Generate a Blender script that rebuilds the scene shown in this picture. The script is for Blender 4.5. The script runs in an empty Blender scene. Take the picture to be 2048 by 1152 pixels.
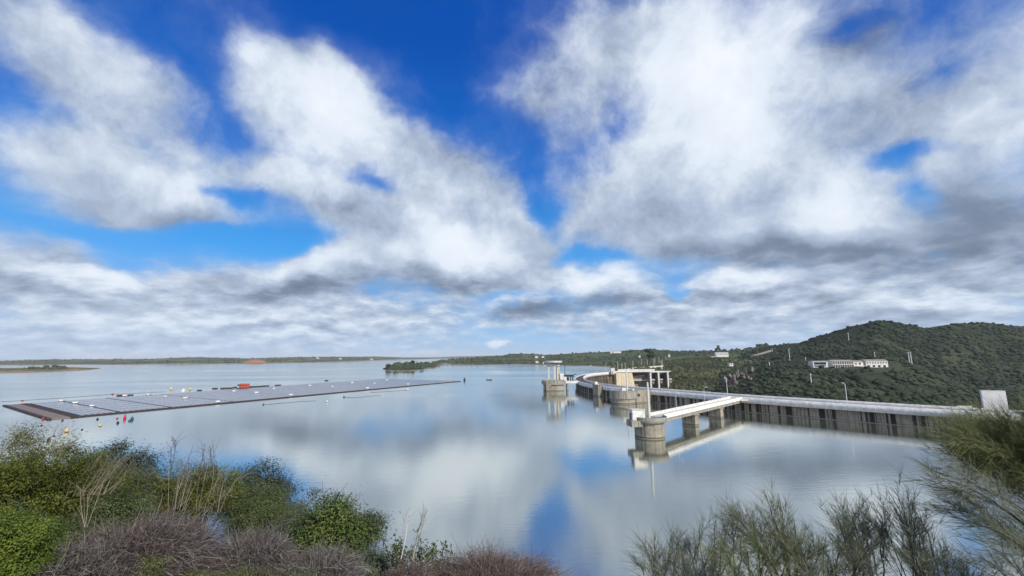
import bpy, bmesh, math, random
import numpy as np
from mathutils import Vector, Matrix, noise as mnoise

random.seed(7)
RNG = np.random.default_rng(11)
SC = bpy.context.scene
COL = SC.collection
R = math.radians

# ------------------------------------------------------------------ camera
H = 36.0                       # eye height above the reservoir
FPX = 850.0                    # focal length in units of a 2048 wide frame
PITCH = math.atan(136.0 / FPX)
ROLL = R(0.3)
cam_d = bpy.data.cameras.new("camera")
cam = bpy.data.objects.new("camera", cam_d)
COL.objects.link(cam)
cam_d.sensor_width = 36.0
cam_d.lens = 36.0 * FPX / 2048.0
cam_d.clip_start = 0.1
cam_d.clip_end = 90000.0
CM = Matrix.Rotation(R(90) + PITCH, 3, 'X') @ Matrix.Rotation(-ROLL, 3, 'Z')
cam.matrix_world = Matrix.Translation((0, 0, H)) @ CM.to_4x4()
SC.camera = cam
CMN = np.array(CM)
EYE = np.array([0.0, 0.0, H])


def ray(px, py):
    v = CMN @ np.array([(px - 1024.0) / FPX, (576.0 - py) / FPX, -1.0])
    return v


def at(px, py, Y):
    """point on the sight line whose world y is Y"""
    v = ray(px, py)
    return EYE + v * (Y / v[1])


def on(px, py, z=0.0):
    """sight line meets the level z"""
    v = ray(px, py)
    return EYE + v * ((z - H) / v[2])


# ------------------------------------------------------------------ object helpers
def tag(o, label=None, cat=None, group=None, kind=None):
    if label: o['label'] = label
    if cat: o['category'] = cat
    if group: o['group'] = group
    if kind: o['kind'] = kind
    return o


def thing(name, label, cat, loc=(0, 0, 0), rz=0.0, group=None):
    o = bpy.data.objects.new(name, None)
    COL.objects.link(o)
    o.empty_display_size = 0.5
    o.location = loc
    o.rotation_euler = (0, 0, rz)
    return tag(o, label, cat, group)


def link(name, me, mat=None, parent=None, smooth=False):
    o = bpy.data.objects.new(name, me)
    COL.objects.link(o)
    if mat is not None:
        me.materials.append(mat)
    if parent is not None:
        o.parent = parent
    if smooth:
        me.polygons.foreach_set('use_smooth', [True] * len(me.polygons))
    return o


def np_mesh(name, V, F, mat=None, parent=None, smooth=False, tint=None, uv=None):
    """V (n,3); F (m,k) int array or list of such arrays"""
    V = np.asarray(V, dtype=np.float32)
    Fs = F if isinstance(F, list) else [F]
    Fs = [np.asarray(f, dtype=np.int32) for f in Fs if len(f)]
    me = bpy.data.meshes.new(name)
    me.vertices.add(len(V))
    me.vertices.foreach_set('co', V.ravel())
    nl = sum(f.size for f in Fs)
    nf = sum(len(f) for f in Fs)
    me.loops.add(nl)
    idx = np.concatenate([f.ravel() for f in Fs])
    me.loops.foreach_set('vertex_index', idx)
    me.polygons.add(nf)
    tot = np.concatenate([np.full(len(f), f.shape[1], np.int32) for f in Fs])
    st = np.concatenate([[0], np.cumsum(tot)[:-1]]).astype(np.int32)
    me.polygons.foreach_set('loop_start', st)
    me.polygons.foreach_set('loop_total', tot)
    if tint is not None:
        a = me.attributes.new('tint', 'FLOAT', 'POINT')
        a.data.foreach_set('value', np.asarray(tint, dtype=np.float32))
    if uv is not None:
        l = me.uv_layers.new(name='UVMap')
        l.data.foreach_set('uv', np.asarray(uv, dtype=np.float32)[idx].ravel())
    me.update(calc_edges=True)
    me.validate()
    return link(name, me, mat, parent, smooth)


class MB:
    """collects simple solids into one mesh"""
    def __init__(self):
        self.bm = bmesh.new()

    def poly_prism(self, pts, z0, z1, taper=1.0, c=None):
        n = len(pts)
        cx = sum(p[0] for p in pts) / n if c is None else c[0]
        cy = sum(p[1] for p in pts) / n if c is None else c[1]
        lo = [self.bm.verts.new((p[0], p[1], z0)) for p in pts]
        hi = [self.bm.verts.new((cx + (p[0] - cx) * taper, cy + (p[1] - cy) * taper, z1)) for p in pts]
        for i in range(n):
            j = (i + 1) % n
            self.bm.faces.new((lo[i], lo[j], hi[j], hi[i]))
        self.bm.faces.new(hi)
        self.bm.faces.new(lo[::-1])
        return self

    def box(self, x0, x1, y0, y1, z0, z1, taper=1.0):
        return self.poly_prism([(x0, y0), (x1, y0), (x1, y1), (x0, y1)], z0, z1, taper)

    def cyl(self, x, y, z0, z1, r0, r1=None, n=16):
        r1 = r0 if r1 is None else r1
        pts = [(x + r0 * math.cos(2 * math.pi * k / n), y + r0 * math.sin(2 * math.pi * k / n)) for k in range(n)]
        return self.poly_prism(pts, z0, z1, r1 / r0, (x, y))

    def ring(self, x, y, z0, z1, r, t, n=40, a0=0.0, a1=2 * math.pi):
        """upright curved wall, thickness t inside radius r"""
        full = abs(a1 - a0 - 2 * math.pi) < 1e-6
        m = n if full else n + 1
        rows = []
        for k in range(m):
            a = a0 + (a1 - a0) * k / n
            c, s = math.cos(a), math.sin(a)
            rows.append([self.bm.verts.new((x + q * c, y + q * s, z)) for q, z in ((r, z0), (r, z1), (r - t, z1), (r - t, z0))])
        for k in range(n):
            A, B = rows[k], rows[(k + 1) % m]
            for i in range(4):
                j = (i + 1) % 4
                self.bm.faces.new((A[i], B[i], B[j], A[j]))
        if not full:
            self.bm.faces.new(rows[0]); self.bm.faces.new(rows[-1][::-1])
        return self

    def bar(self, p, q, w, h=None, up=(0, 0, 1)):
        h = w if h is None else h
        p, q = Vector(p), Vector(q)
        d = (q - p).normalized()
        u = Vector(up)
        if abs(d.dot(u)) > 0.98:
            u = Vector((1, 0, 0))
        s = d.cross(u).normalized()
        t = s.cross(d)
        vs = []
        for e in (p, q):
            vs.append([self.bm.verts.new(e + s * a * w / 2 + t * b * h / 2) for a, b in ((-1, -1), (1, -1), (1, 1), (-1, 1))])
        for i in range(4):
            j = (i + 1) % 4
            self.bm.faces.new((vs[0][i], vs[0][j], vs[1][j], vs[1][i]))
        self.bm.faces.new(vs[0][::-1]); self.bm.faces.new(vs[1])
        return self

    def tube(self, pts, rad, n=8):
        prev = None
        for k, p in enumerate(pts):
            p = Vector(p)
            a = Vector(pts[max(0, k - 1)]); b = Vector(pts[min(len(pts) - 1, k + 1)])
            d = (b - a).normalized()
            u = Vector((0, 0, 1)) if abs(d.z) < 0.9 else Vector((1, 0, 0))
            s = d.cross(u).normalized(); t = s.cross(d)
            r = rad[k] if isinstance(rad, (list, tuple)) else rad
            row = [self.bm.verts.new(p + s * r * math.cos(2 * math.pi * i / n) + t * r * math.sin(2 * math.pi * i / n)) for i in range(n)]
            if prev:
                for i in range(n):
                    self.bm.faces.new((prev[i], prev[(i + 1) % n], row[(i + 1) % n], row[i]))
            else:
                self.bm.faces.new(row[::-1])
            prev = row
        self.bm.faces.new(prev)
        return self

    def ball(self, x, y, z, rx, ry=None, rz=None, sub=2):
        ry = rx if ry is None else ry; rz = rx if rz is None else rz
        M = Matrix.Translation((x, y, z)) @ Matrix.Diagonal((rx, ry, rz, 1))
        bmesh.ops.create_icosphere(self.bm, subdivisions=sub, radius=1.0, matrix=M)
        return self

    def build(self, name, mat, parent=None, bevel=0.0, smooth=False):
        bmesh.ops.recalc_face_normals(self.bm, faces=self.bm.faces)
        if bevel > 0:
            es = [e for e in self.bm.edges if len(e.link_faces) == 2 and e.calc_face_angle(0) > 0.6]
            bmesh.ops.bevel(self.bm, geom=es, offset=bevel, segments=1, affect='EDGES', clamp_overlap=True)
        me = bpy.data.meshes.new(name)
        self.bm.to_mesh(me); self.bm.free()
        return link(name, me, mat, parent, smooth)


def copy_tree(o, parent=None):
    c = o.copy()
    COL.objects.link(c)
    if parent is not None:
        c.parent = parent
    for ch in list(o.children):
        copy_tree(ch, c)
    return c


# ------------------------------------------------------------------ materials
class NT:
    """thin layer over a node tree"""
    def __init__(self, tree):
        self.t = tree; self.n = tree.nodes; self.l = tree.links

    def node(self, kind, **kw):
        nd = self.n.new(kind)
        for k, v in kw.items():
            setattr(nd, k, v)
        return nd

    def put(self, sock, v):
        if isinstance(v, bpy.types.NodeSocket):
            self.l.new(v, sock)
        elif isinstance(v, (tuple, list)) and len(v) == 3 and sock.type == 'RGBA':
            sock.default_value = (*v, 1.0)
        else:
            sock.default_value = v

    def math(self, op, a, b=None, c=None, clamp=False):
        nd = self.node('ShaderNodeMath', operation=op, use_clamp=clamp)
        for i, v in enumerate((a, b, c)):
            if v is not None:
                self.put(nd.inputs[i], v)
        return nd.outputs[0]

    def vmath(self, op, a, b=None, scale=None):
        nd = self.node('ShaderNodeVectorMath', operation=op)
        self.put(nd.inputs[0], a)
        if b is not None: self.put(nd.inputs[1], b)
        if scale is not None: self.put(nd.inputs[3], scale)
        return nd.outputs[1] if op in ('DOT_PRODUCT', 'LENGTH', 'DISTANCE') else nd.outputs[0]

    def noise(self, vec, scale, detail=4.0, rough=0.55, dist=0.0, color=False):
        nd = self.node('ShaderNodeTexNoise')
        if vec is not None: self.put(nd.inputs['Vector'], vec)
        nd.inputs['Scale'].default_value = scale
        nd.inputs['Detail'].default_value = detail
        nd.inputs['Roughness'].default_value = rough
        nd.inputs['Distortion'].default_value = dist
        return nd.outputs['Color'] if color else nd.outputs['Fac']

    def step(self, v, a, b, lo=0.0, hi=1.0, smooth=True):
        nd = self.node('ShaderNodeMapRange', interpolation_type='SMOOTHSTEP' if smooth else 'LINEAR')
        self.put(nd.inputs[0], v)
        for i, q in enumerate((a, b, lo, hi)):
            self.put(nd.inputs[1 + i], q)
        return nd.outputs[0]

    def mix(self, f, a, b, blend='MIX'):
        nd = self.node('ShaderNodeMix', data_type='RGBA', blend_type=blend)
        self.put(nd.inputs[0], f); self.put(nd.inputs[6], a); self.put(nd.inputs[7], b)
        return nd.outputs[2]

    def mix_f(self, f, a, b):
        nd = self.node('ShaderNodeMix', data_type='FLOAT')
        self.put(nd.inputs[0], f); self.put(nd.inputs[2], a); self.put(nd.inputs[3], b)
        return nd.outputs[0]

    def pos(self):
        return self.node('ShaderNodeNewGeometry').outputs['Position']

    def scaled(self, vec, s):
        return self.vmath('MULTIPLY', vec, s)

    def attr(self, name):
        return self.node('ShaderNodeAttribute', attribute_name=name).outputs['Fac']

    def bump(self, h, strength=0.5, dist=0.1):
        nd = self.node('ShaderNodeBump')
        nd.inputs['Strength'].default_value = strength
        nd.inputs['Distance'].default_value = dist
        self.put(nd.inputs['Height'], h)
        return nd.outputs[0]


def new_mat(name):
    m = bpy.data.materials.new(name)
    m.use_nodes = True
    N = NT(m.node_tree)
    b = next(n for n in N.n if n.type == 'BSDF_PRINCIPLED')
    return m, N, b


def simple(name, c1, c2=None, scale=1.0, rough=0.7, spec=0.3, metal=0.0, bump=0.0, stretch=None):
    m, N, b = new_mat(name)
    b.inputs['Roughness'].default_value = rough
    b.inputs['Specular IOR Level'].default_value = spec
    b.inputs['Metallic'].default_value = metal
    p = N.pos()
    if stretch: p = N.scaled(p, stretch)
    f = N.noise(p, scale, 5.0, 0.6)
    c2 = c2 or tuple(x * 0.8 for x in c1)
    N.put(b.inputs['Base Color'], N.mix(N.step(f, 0.35, 0.68), c1, c2))
    if bump:
        N.put(b.inputs['Normal'], N.bump(N.noise(p, scale * 6, 3.0), 0.6, bump))
    return m


def leaf_mat(name, dark, mid, light, trans=0.3, rough=0.55, odd=None):
    """foliage: the tint attribute picks the hue of each leaf or crown"""
    m, N, b = new_mat(name)
    t = N.attr('tint')
    c = N.mix(N.step(t, 0.0, 0.5, smooth=False), dark, mid)
    c = N.mix(N.step(t, 0.5, 0.93, smooth=False), c, light)
    if odd:
        c = N.mix(N.step(t, 0.955, 0.97), c, odd)
    b.inputs['Roughness'].default_value = rough
    b.inputs['Specular IOR Level'].default_value = 0.25
    N.put(b.inputs['Base Color'], c)
    if trans > 0:
        out = next(n for n in N.n if n.type == 'OUTPUT_MATERIAL')
        tr = N.node('ShaderNodeBsdfTranslucent')
        N.put(tr.inputs[0], N.mix(0.5, c, light))
        mx = N.node('ShaderNodeMixShader')
        mx.inputs[0].default_value = trans
        N.l.new(b.outputs[0], mx.inputs[1]); N.l.new(tr.outputs[0], mx.inputs[2])
        N.l.new(mx.outputs[0], out.inputs[0])
    return m
# ------------------------------------------------------------------ daylight
SUN_AZ, SUN_EL = R(140), R(36)          # clockwise from +Y (view direction), above horizon
sdir = Vector((math.sin(SUN_AZ) * math.cos(SUN_EL), math.cos(SUN_AZ) * math.cos(SUN_EL), math.sin(SUN_EL)))
sl = bpy.data.lights.new("sun", 'SUN')
sl.energy = 4.3
sl.angle = R(0.6)
sl.color = (1.0, 0.93, 0.82)
so = bpy.data.objects.new("sun", sl)
COL.objects.link(so)
so.rotation_euler = (-sdir).to_track_quat('-Z', 'Y').to_euler()

W = bpy.data.worlds.new("World")
SC.world = W
W.use_nodes = True
N = NT(W.node_tree)
bg = next(n for n in N.n if n.type == 'BACKGROUND')
STR = 0.1
bg.inputs['Strength'].default_value = STR
sky = N.node('ShaderNodeTexSky', sky_type='NISHITA')
sky.sun_disc = False
sky.sun_elevation = SUN_EL
sky.sun_rotation = SUN_AZ
sky.air_density = 1.0
sky.dust_density = 0.3
sky.ozone_density = 4.0
d0 = N.node('ShaderNodeTexCoord').outputs['Generated']
d0 = N.vmath('NORMALIZE', d0)
dz = N.node('ShaderNodeSeparateXYZ'); N.put(dz.inputs[0], d0); dz = dz.outputs[2]

# two octaves of domain warp so that cloud edges curl
w1 = N.vmath('SUBTRACT', N.noise(d0, 3.2, 3.0, 0.5, color=True), (0.5, 0.5, 0.5))
w2 = N.vmath('SUBTRACT', N.noise(d0, 11.0, 4.0, 0.55, color=True), (0.5, 0.5, 0.5))
dw = N.vmath('ADD', d0, N.vmath('SCALE', w1, scale=0.14))
dw = N.vmath('ADD', dw, N.vmath('SCALE', w2, scale=0.060))


def lobe(px, py, rx, ry, rot):
    """soft ellipse of cloud round one direction of the sky"""
    c = ray(px, py); c /= np.linalg.norm(c)
    th = R(rot)
    ux, uy = math.cos(th), -math.sin(th)
    e1 = ray(px + rx * ux, py + rx * uy); e1 /= np.linalg.norm(e1)
    e2 = ray(px + ry * uy, py - ry * ux); e2 /= np.linalg.norm(e2)
    sx = np.linalg.norm(e1 - c); sy = np.linalg.norm(e2 - c)
    a = e1 - c; a -= c * a.dot(c); a /= np.linalg.norm(a)
    b = np.cross(c, a)
    M = Matrix(((a[0], b[0], c[0]), (a[1], b[1], c[1]), (a[2], b[2], c[2])))
    mp = N.node('ShaderNodeMapping', vector_type='TEXTURE')
    N.put(mp.inputs['Vector'], dw)
    mp.inputs['Location'].default_value = c
    mp.inputs['Rotation'].default_value = M.to_euler('XYZ')
    mp.inputs['Scale'].default_value = (sx, sy, 0.9)
    g = N.node('ShaderNodeTexGradient', gradient_type='SPHERICAL')
    N.put(g.inputs[0], mp.outputs[0])
    return g.outputs['Fac']


def total(lst, start):
    acc = start
    for (px, py, rx, ry, rot, wgt) in lst:
        acc = N.math('MULTIPLY_ADD', lobe(px, py, rx, ry, rot), wgt, acc)
    return acc


DENS = [  # px, py, radius along, radius across, tilt, weight
    (40, 60, 260, 120, -22, 1.0), (230, 145, 210, 95, -15, 0.75), (340, 165, 90, 70, 0, 0.5),
    (245, 270, 190, 150, -55, 0.95), (310, 375, 230, 100, -12, 0.85), (120, 345, 220, 110, -10, 0.55),
    (40, 260, 130, 70, 0, 0.35), (440, 415, 170, 50, -5, 0.5), (390, 240, 90, 60, 0, 0.4),
    (580, 150, 170, 130, -30, 1.0), (650, 235, 220, 130, -38, 1.1), (790, 310, 280, 110, -38, 1.05),
    (910, 395, 240, 120, -38, 1.0), (940, 470, 300, 110, -10, 0.9), (1030, 370, 110, 110, 0, 0.5),
    (510, 322, 180, 60, -14, 0.75), (630, 360, 170, 75, -22, 0.85), (700, 415, 150, 70, -20, 0.75),
    (752, 366, 95, 42, -12, -1.1), (480, 368, 80, 22, -10, -0.5),
    (30, 520, 220, 85, -6, 1.0), (220, 565, 240, 75, 0, 0.9), (440, 570, 330, 70, 2, 0.85), (645, 535, 210, 75, 12, 1.0),
    (810, 510, 260, 95, 0, 0.95), (960, 545, 230, 75, 0, 0.7), (430, 462, 330, 42, -3, -0.9), (590, 490, 160, 30, 8, -0.5),
    (300, 640, 800, 95, 0, 1.0), (760, 640, 450, 75, 0, 0.75), (200, 700, 900, 40, 0, 0.5), (1500, 690, 800, 40, 0, 0.5), (1000, 480, 160, 80, 0, 0.5),
    (1440, 170, 340, 300, 0, 1.25), (1220, 130, 290, 130, 32, 0.85), (1080, 210, 140, 110, 0, 0.45), (1340, 350, 340, 210, 0, 1.2),
    (1290, 430, 220, 105, 0, 1.0), (1560, 410, 360, 190, 0, 1.1), (1660, 440, 210, 110, 0, 0.9),
    (1800, 200, 360, 260, 0, 0.9), (1990, 240, 240, 220, 0, 0.9), (1930, 410, 280, 110, 0, 0.75),
    (1600, 500, 620, 75, -3, 0.9), (1960, 490, 260, 90, 0, 0.8),
    (1095, 425, 62, 70, 10, -0.9), (1085, 340, 60, 80, 0, -0.45), (1245, 215, 100, 55, 45, -0.75), (1835, 300, 150, 40, 12, -1.0),
    (1840, 375, 60, 55, 0, -0.8), (1700, 35, 120, 40, 20, -0.45), (1920, 135, 110, 50, 20, -0.6), (1300, 20, 110, 40, 0, -0.35),
    (1195, 580, 190, 70, 0, 0.95), (1040, 620, 110, 40, 0, 0.7), (1490, 580, 170, 48, 0, 0.9), (1450, 640, 560, 75, 0, 1.0),
    (1800, 595, 420, 75, 0, 1.0), (1950, 640, 400, 50, 0, 0.6), (1130, 655, 110, 36, 0, 0.6), (1370, 592, 40, 26, 0, -0.9), (1160, 520, 110, 28, 0, -0.8),
    (2000, 560, 200, 60, 0, 0.5), (1330, 665, 300, 30, 0, 0.35), (985, 689, 26, 16, 0, 1.5), (1012, 690, 30, 12, 0, 1.2), (935, 690, 34, 10, 0, 0.45), (862, 696, 12, 12, 0, 1.4),
    (930, 650, 120, 60, 0, -0.35), (720, 40, 460, 130, 0, -0.55), (900, 190, 130, 190, -35, -0.5), (440, 120, 90, 130, -20, -0.35),
]
# the layer seen in perspective: cells flatten towards the horizon
dd = N.node('ShaderNodeSeparateXYZ'); N.put(dd.inputs[0], N.vmath('ADD', d0, N.vmath('SCALE', w2, scale=0.02)))
zz = N.math('ADD', N.math('ABSOLUTE', dd.outputs[2]), 0.26)
flat = N.node('ShaderNodeCombineXYZ')
N.put(flat.inputs[0], N.math('DIVIDE', dd.outputs[0], zz)); N.put(flat.inputs[1], N.math('DIVIDE', dd.outputs[1], zz))
fb = N.noise(N.vmath('MULTIPLY', d0, (1, 1, 1.6)), 4.2, 6.0, 0.5, 0.3)
fb2 = N.noise(flat.outputs[0], 6.2, 7.0, 0.56, 0.15)
bil_ = N.noise(N.vmath('ADD', d0, N.vmath('SCALE', w2, scale=0.05)), 8.5, 8.0, 0.62, 0.0)
fb2 = N.mix_f(N.step(dz, 0.10, 0.32), fb2, bil_)
base = N.math('MULTIPLY_ADD', fb, 1.3, -0.74)
base = N.math('MULTIPLY_ADD', fb2, 1.05, N.math('ADD', base, -0.51))
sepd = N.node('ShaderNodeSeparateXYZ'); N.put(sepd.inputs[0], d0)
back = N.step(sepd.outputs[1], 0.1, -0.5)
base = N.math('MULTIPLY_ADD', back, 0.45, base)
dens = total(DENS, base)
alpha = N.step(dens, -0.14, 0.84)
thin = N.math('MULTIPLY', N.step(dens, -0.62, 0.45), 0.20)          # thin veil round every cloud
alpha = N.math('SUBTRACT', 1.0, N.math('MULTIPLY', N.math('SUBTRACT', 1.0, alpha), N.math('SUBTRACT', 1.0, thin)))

LUM = [
    (640, 220, 190, 120, -38, 0.40), (620, 350, 120, 60, -15, 0.16), (300, 300, 180, 130, 0, 0.12), (120, 90, 200, 90, -20, 0.10),
    (340, 385, 170, 60, 0, 0.10), (1430, 110, 260, 220, 0, 0.46), (1400, 290, 260, 160, 0, 0.22), (1665, 430, 180, 90, 0, 0.34), (1200, 565, 160, 40, 0, 0.34),
    (880, 480, 180, 70, -10, 0.25), (650, 520, 150, 40, 10, 0.22), (200, 545, 170, 30, 0, 0.28), (960, 500, 160, 50, 0, 0.2), (1500, 575, 150, 25, 0, 0.30), (1850, 590, 300, 24, 0, 0.25), (1990, 200, 200, 100, 20, 0.2),
    (600, 590, 200, 45, 5, -0.34), (1620, 515, 620, 55, -2, -0.34), (1960, 430, 240, 110, 0, -0.36), (1195, 615, 190, 26, 0, -0.36), (1050, 620, 100, 30, 0, -0.40),
    (60, 600, 240, 40, 0, -0.14), (300, 640, 700, 50, 0, 0.16), (1500, 640, 600, 40, 0, 0.10), (870, 560, 220, 40, 0, -0.26), (300, 668, 500, 14, 0, -0.10), (1480, 605, 240, 18, 0, -0.20), (1800, 625, 360, 22, 0, -0.18), (1850, 220, 240, 120, 25, -0.18),
    (1720, 40, 170, 70, 15, -0.30), (1250, 470, 200, 60, 0, -0.12), (150, 370, 260, 90, -10, -0.14), (420, 420, 180, 40, 0, -0.2), (700, 425, 150, 40, -10, -0.2), (1500, 650, 400, 18, 0, -0.18),
    (988, 684, 34, 16, 0, 0.9), (560, 690, 400, 14, 0, 0.2),
]
lum = N.math('MULTIPLY_ADD', fb2, 0.88, 0.12)
lum = N.math('MULTIPLY_ADD', fb, -0.10, lum)
lum = total(LUM, lum)
# unseen cloud behind the viewer's left shoulder, brightness added to light the parapets
fill_side = N.vmath('DOT_PRODUCT', d0, (-0.80, -0.55, 0.25))
lum = N.math('MULTIPLY_ADD', N.step(fill_side, 0.35, 0.9), 0.55, lum)
lum = N.math('MAXIMUM', lum, 0.0)

cr = N.node('ShaderNodeValToRGB')
e = cr.color_ramp.elements
e[0].position = 0.0; e[0].color = (0.105, 0.135, 0.19, 1)
e[1].position = 1.0; e[1].color = (0.86, 0.90, 0.96, 1)
for p_, c_ in ((0.26, (0.21, 0.26, 0.35)), (0.50, (0.43, 0.51, 0.64)), (0.72, (0.72, 0.79, 0.88))):
    q = e.new(p_); q.color = (*c_, 1)
N.put(cr.inputs[0], lum)
cloud = N.vmath('SCALE', cr.outputs[0], scale=1.0 / STR)

# deep polarised-looking blue overhead, pale towards the horizon
blue = N.vmath('MULTIPLY', sky.outputs[0], (0.10, 0.62, 1.10))
cr2 = N.node('ShaderNodeValToRGB')
e = cr2.color_ramp.elements
e[0].position = 0.0; e[0].color = (0.40, 0.58, 0.83, 1)
e[1].position = 0.62; e[1].color = (0.001, 0.075, 0.45, 1)
for p_, c_ in ((0.06, (0.30, 0.52, 0.84)), (0.22, (0.075, 0.37, 0.84)), (0.40, (0.005, 0.155, 0.62))):
    q = e.new(p_); q.color = (*c_, 1)
N.put(cr2.inputs[0], dz)
clear = N.mix(0.75, blue, N.vmath('SCALE', cr2.outputs[0], scale=1.0 / STR))
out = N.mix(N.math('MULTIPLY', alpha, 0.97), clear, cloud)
# pale veil low over the horizon
veil = N.step(dz, 0.11, 0.0)
out = N.mix(N.math('MULTIPLY', veil, 0.45), out, tuple(x / STR for x in (0.40, 0.55, 0.76)))
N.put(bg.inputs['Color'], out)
W.cycles.sampling_method = 'MANUAL'
W.cycles.sample_map_resolution = 512

SC.view_settings.view_transform = 'Standard'
SC.view_settings.look = 'None'
SC.view_settings.exposure = 0.12
SC.view_settings.gamma = 1.0
SC.cycles.use_denoising = True
SC.cycles.max_bounces = 6
SC.cycles.transparent_max_bounces = 6
# ------------------------------------------------------------------ dam axis (upstream edge of the crest)
AX = np.array([(228, 193), (214.7, 206.5), (189, 232.5), (146.3, 280.5), (119, 323), (101, 349), (81.5, 384), (71.5, 424), (69.5, 466),
               (74, 518), (86, 574), (105, 632), (134, 682), (174, 722)], float)


def smooth_line(P, n):
    """Catmull-Rom through the points, then evenly spaced"""
    P = np.asarray(P, float)
    Q = np.vstack([2 * P[0] - P[1], P, 2 * P[-1] - P[-2]])
    out = []
    for i in range(1, len(Q) - 2):
        for t in np.linspace(0, 1, 24, endpoint=False):
            a, b, c, d = Q[i - 1], Q[i], Q[i + 1], Q[i + 2]
            out.append(0.5 * ((2 * b) + (c - a) * t + (2 * a - 5 * b + 4 * c - d) * t ** 2 + (3 * b - a - 3 * c + d) * t ** 3))
    out.append(P[-1])
    out = np.array(out)
    for _ in range(60):
        out[1:-1] = 0.25 * out[:-2] + 0.5 * out[1:-1] + 0.25 * out[2:]
    s = np.concatenate([[0], np.cumsum(np.linalg.norm(np.diff(out, axis=0), axis=1))])
    u = np.linspace(0, s[-1], n)
    return np.stack([np.interp(u, s, out[:, k]) for k in range(out.shape[1])], 1), u


AXL, AXS = smooth_line(AX, 220)
tng = np.gradient(AXL, axis=0); tng /= np.linalg.norm(tng, axis=1)[:, None]
AXN = np.stack([tng[:, 1], -tng[:, 0]], 1)      # to the right of travel = downstream


def vnoise(x, y, s, seed=0):
    """smooth value noise on arrays, -1..1"""
    x = np.asarray(x) / s + seed * 17.3; y = np.asarray(y) / s - seed * 9.1
    xi = np.floor(x).astype(np.int64); yi = np.floor(y).astype(np.int64)
    fx = x - xi; fy = y - yi
    fx = fx * fx * (3 - 2 * fx); fy = fy * fy * (3 - 2 * fy)
    def h(a, b):
        n = (a * 374761393 + b * 668265263 + seed * 1442695) & 0xffffffff
        n = ((n ^ (n >> 13)) * 1274126177) & 0xffffffff
        return ((n ^ (n >> 16)) & 0xffff) / 32767.5 - 1
    a = h(xi, yi) * (1 - fx) + h(xi + 1, yi) * fx
    b = h(xi, yi + 1) * (1 - fx) + h(xi + 1, yi + 1) * fx
    return a * (1 - fy) + b * fy


def fbm(x, y, s, o=4, seed=0):
    r = 0; a = 1; t = 0
    for k in range(o):
        r = r + a * vnoise(x, y, s / 2 ** k, seed + k); t += a; a *= 0.5
    return r / t


# ------------------------------------------------------------------ water of the reservoir: one sheet bounded by the dam
def water_mat():
    m, N, b = new_mat('reservoir_water')
    out = next(n for n in N.n if n.type == 'OUTPUT_MATERIAL')
    p = N.pos()
    dist = N.vmath('DISTANCE', p, (0, 0, 0))
    # calm tongues and wind-ruffled bands
    band = N.noise(N.scaled(p, (0.0016, 0.0058, 1)), 1.0, 4.0, 0.6, 0.6)
    far = N.step(dist, 150, 900)
    ruff = N.math('MULTIPLY', N.step(band, 0.36, 0.66), N.math('MULTIPLY_ADD', far, 0.85, 0.15))
    fine = N.noise(N.scaled(p, (0.5, 1.0, 1)), 1.0, 4.0, 0.65)
    mid = N.noise(N.scaled(p, (0.16, 0.36, 1)), 1.0, 3.0, 0.6)
    h = N.math('ADD', N.math('MULTIPLY', fine, 0.20), N.math('MULTIPLY', mid, 0.22))
    bp = N.node('ShaderNodeBump')
    bp.inputs['Distance'].default_value = 1.0
    N.put(bp.inputs['Strength'], N.math('MULTIPLY_ADD', ruff, 0.24, 0.045))
    N.put(bp.inputs['Height'], h)
    gl = N.node('ShaderNodeBsdfGlossy')
    gl.inputs['Color'].default_value = (0.89, 0.91, 0.88, 1)
    N.put(gl.inputs['Roughness'], N.math('MULTIPLY_ADD', ruff, 0.18, 0.03))
    N.put(gl.inputs['Normal'], bp.outputs[0])
    df = N.node('ShaderNodeBsdfDiffuse')
    N.put(df.inputs['Color'], N.mix(N.noise(N.scaled(p, (0.01, 0.01, 1)), 1.0, 2.0), (0.105, 0.122, 0.090), (0.150, 0.168, 0.130)))
    fr = N.node('ShaderNodeLayerWeight'); fr.inputs['Blend'].default_value = 0.5
    f = N.step(fr.outputs['Facing'], 0.30, 0.97, 0.24, 0.95, smooth=False)
    mx = N.node('ShaderNodeMixShader')
    N.put(mx.inputs[0], f)
    N.l.new(df.outputs[0], mx.inputs[1]); N.l.new(gl.outputs[0], mx.inputs[2])
    N.l.new(mx.outputs[0], out.inputs[0])
    return m


wl = AXL + AXN * 3.0
ring = [tuple(p) for p in wl] + [(235, 752), (330, 1000), (600, 1800), (2500, 5000), (9000, 9000), (12000, 32000), (-42000, 32000), (-42000, 20), (-500, 20), (-300, 60), (-150, 50), (0, 30), (120, 40), (245, 150)]
bmw = bmesh.new()
f = bmw.faces.new([bmw.verts.new((x, y, 0)) for x, y in ring])
bmesh.ops.recalc_face_normals(bmw, faces=[f])
if f.normal.z < 0: f.normal_flip()
bmesh.ops.triangulate(bmw, faces=[f])
me = bpy.data.meshes.new('water'); bmw.to_mesh(me); bmw.free()
tag(link('water', me, water_mat()), kind='structure')

# ------------------------------------------------------------------ near bank: shore line and height
SHORE = np.array([(-700, 120), (-300, 95), (-150, 78), (-60, 60), (0, 52), (60, 50), (100, 62), (150, 98), (205, 150), (236, 178), (262, 200), (420, 240), (900, 340)], float)


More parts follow.
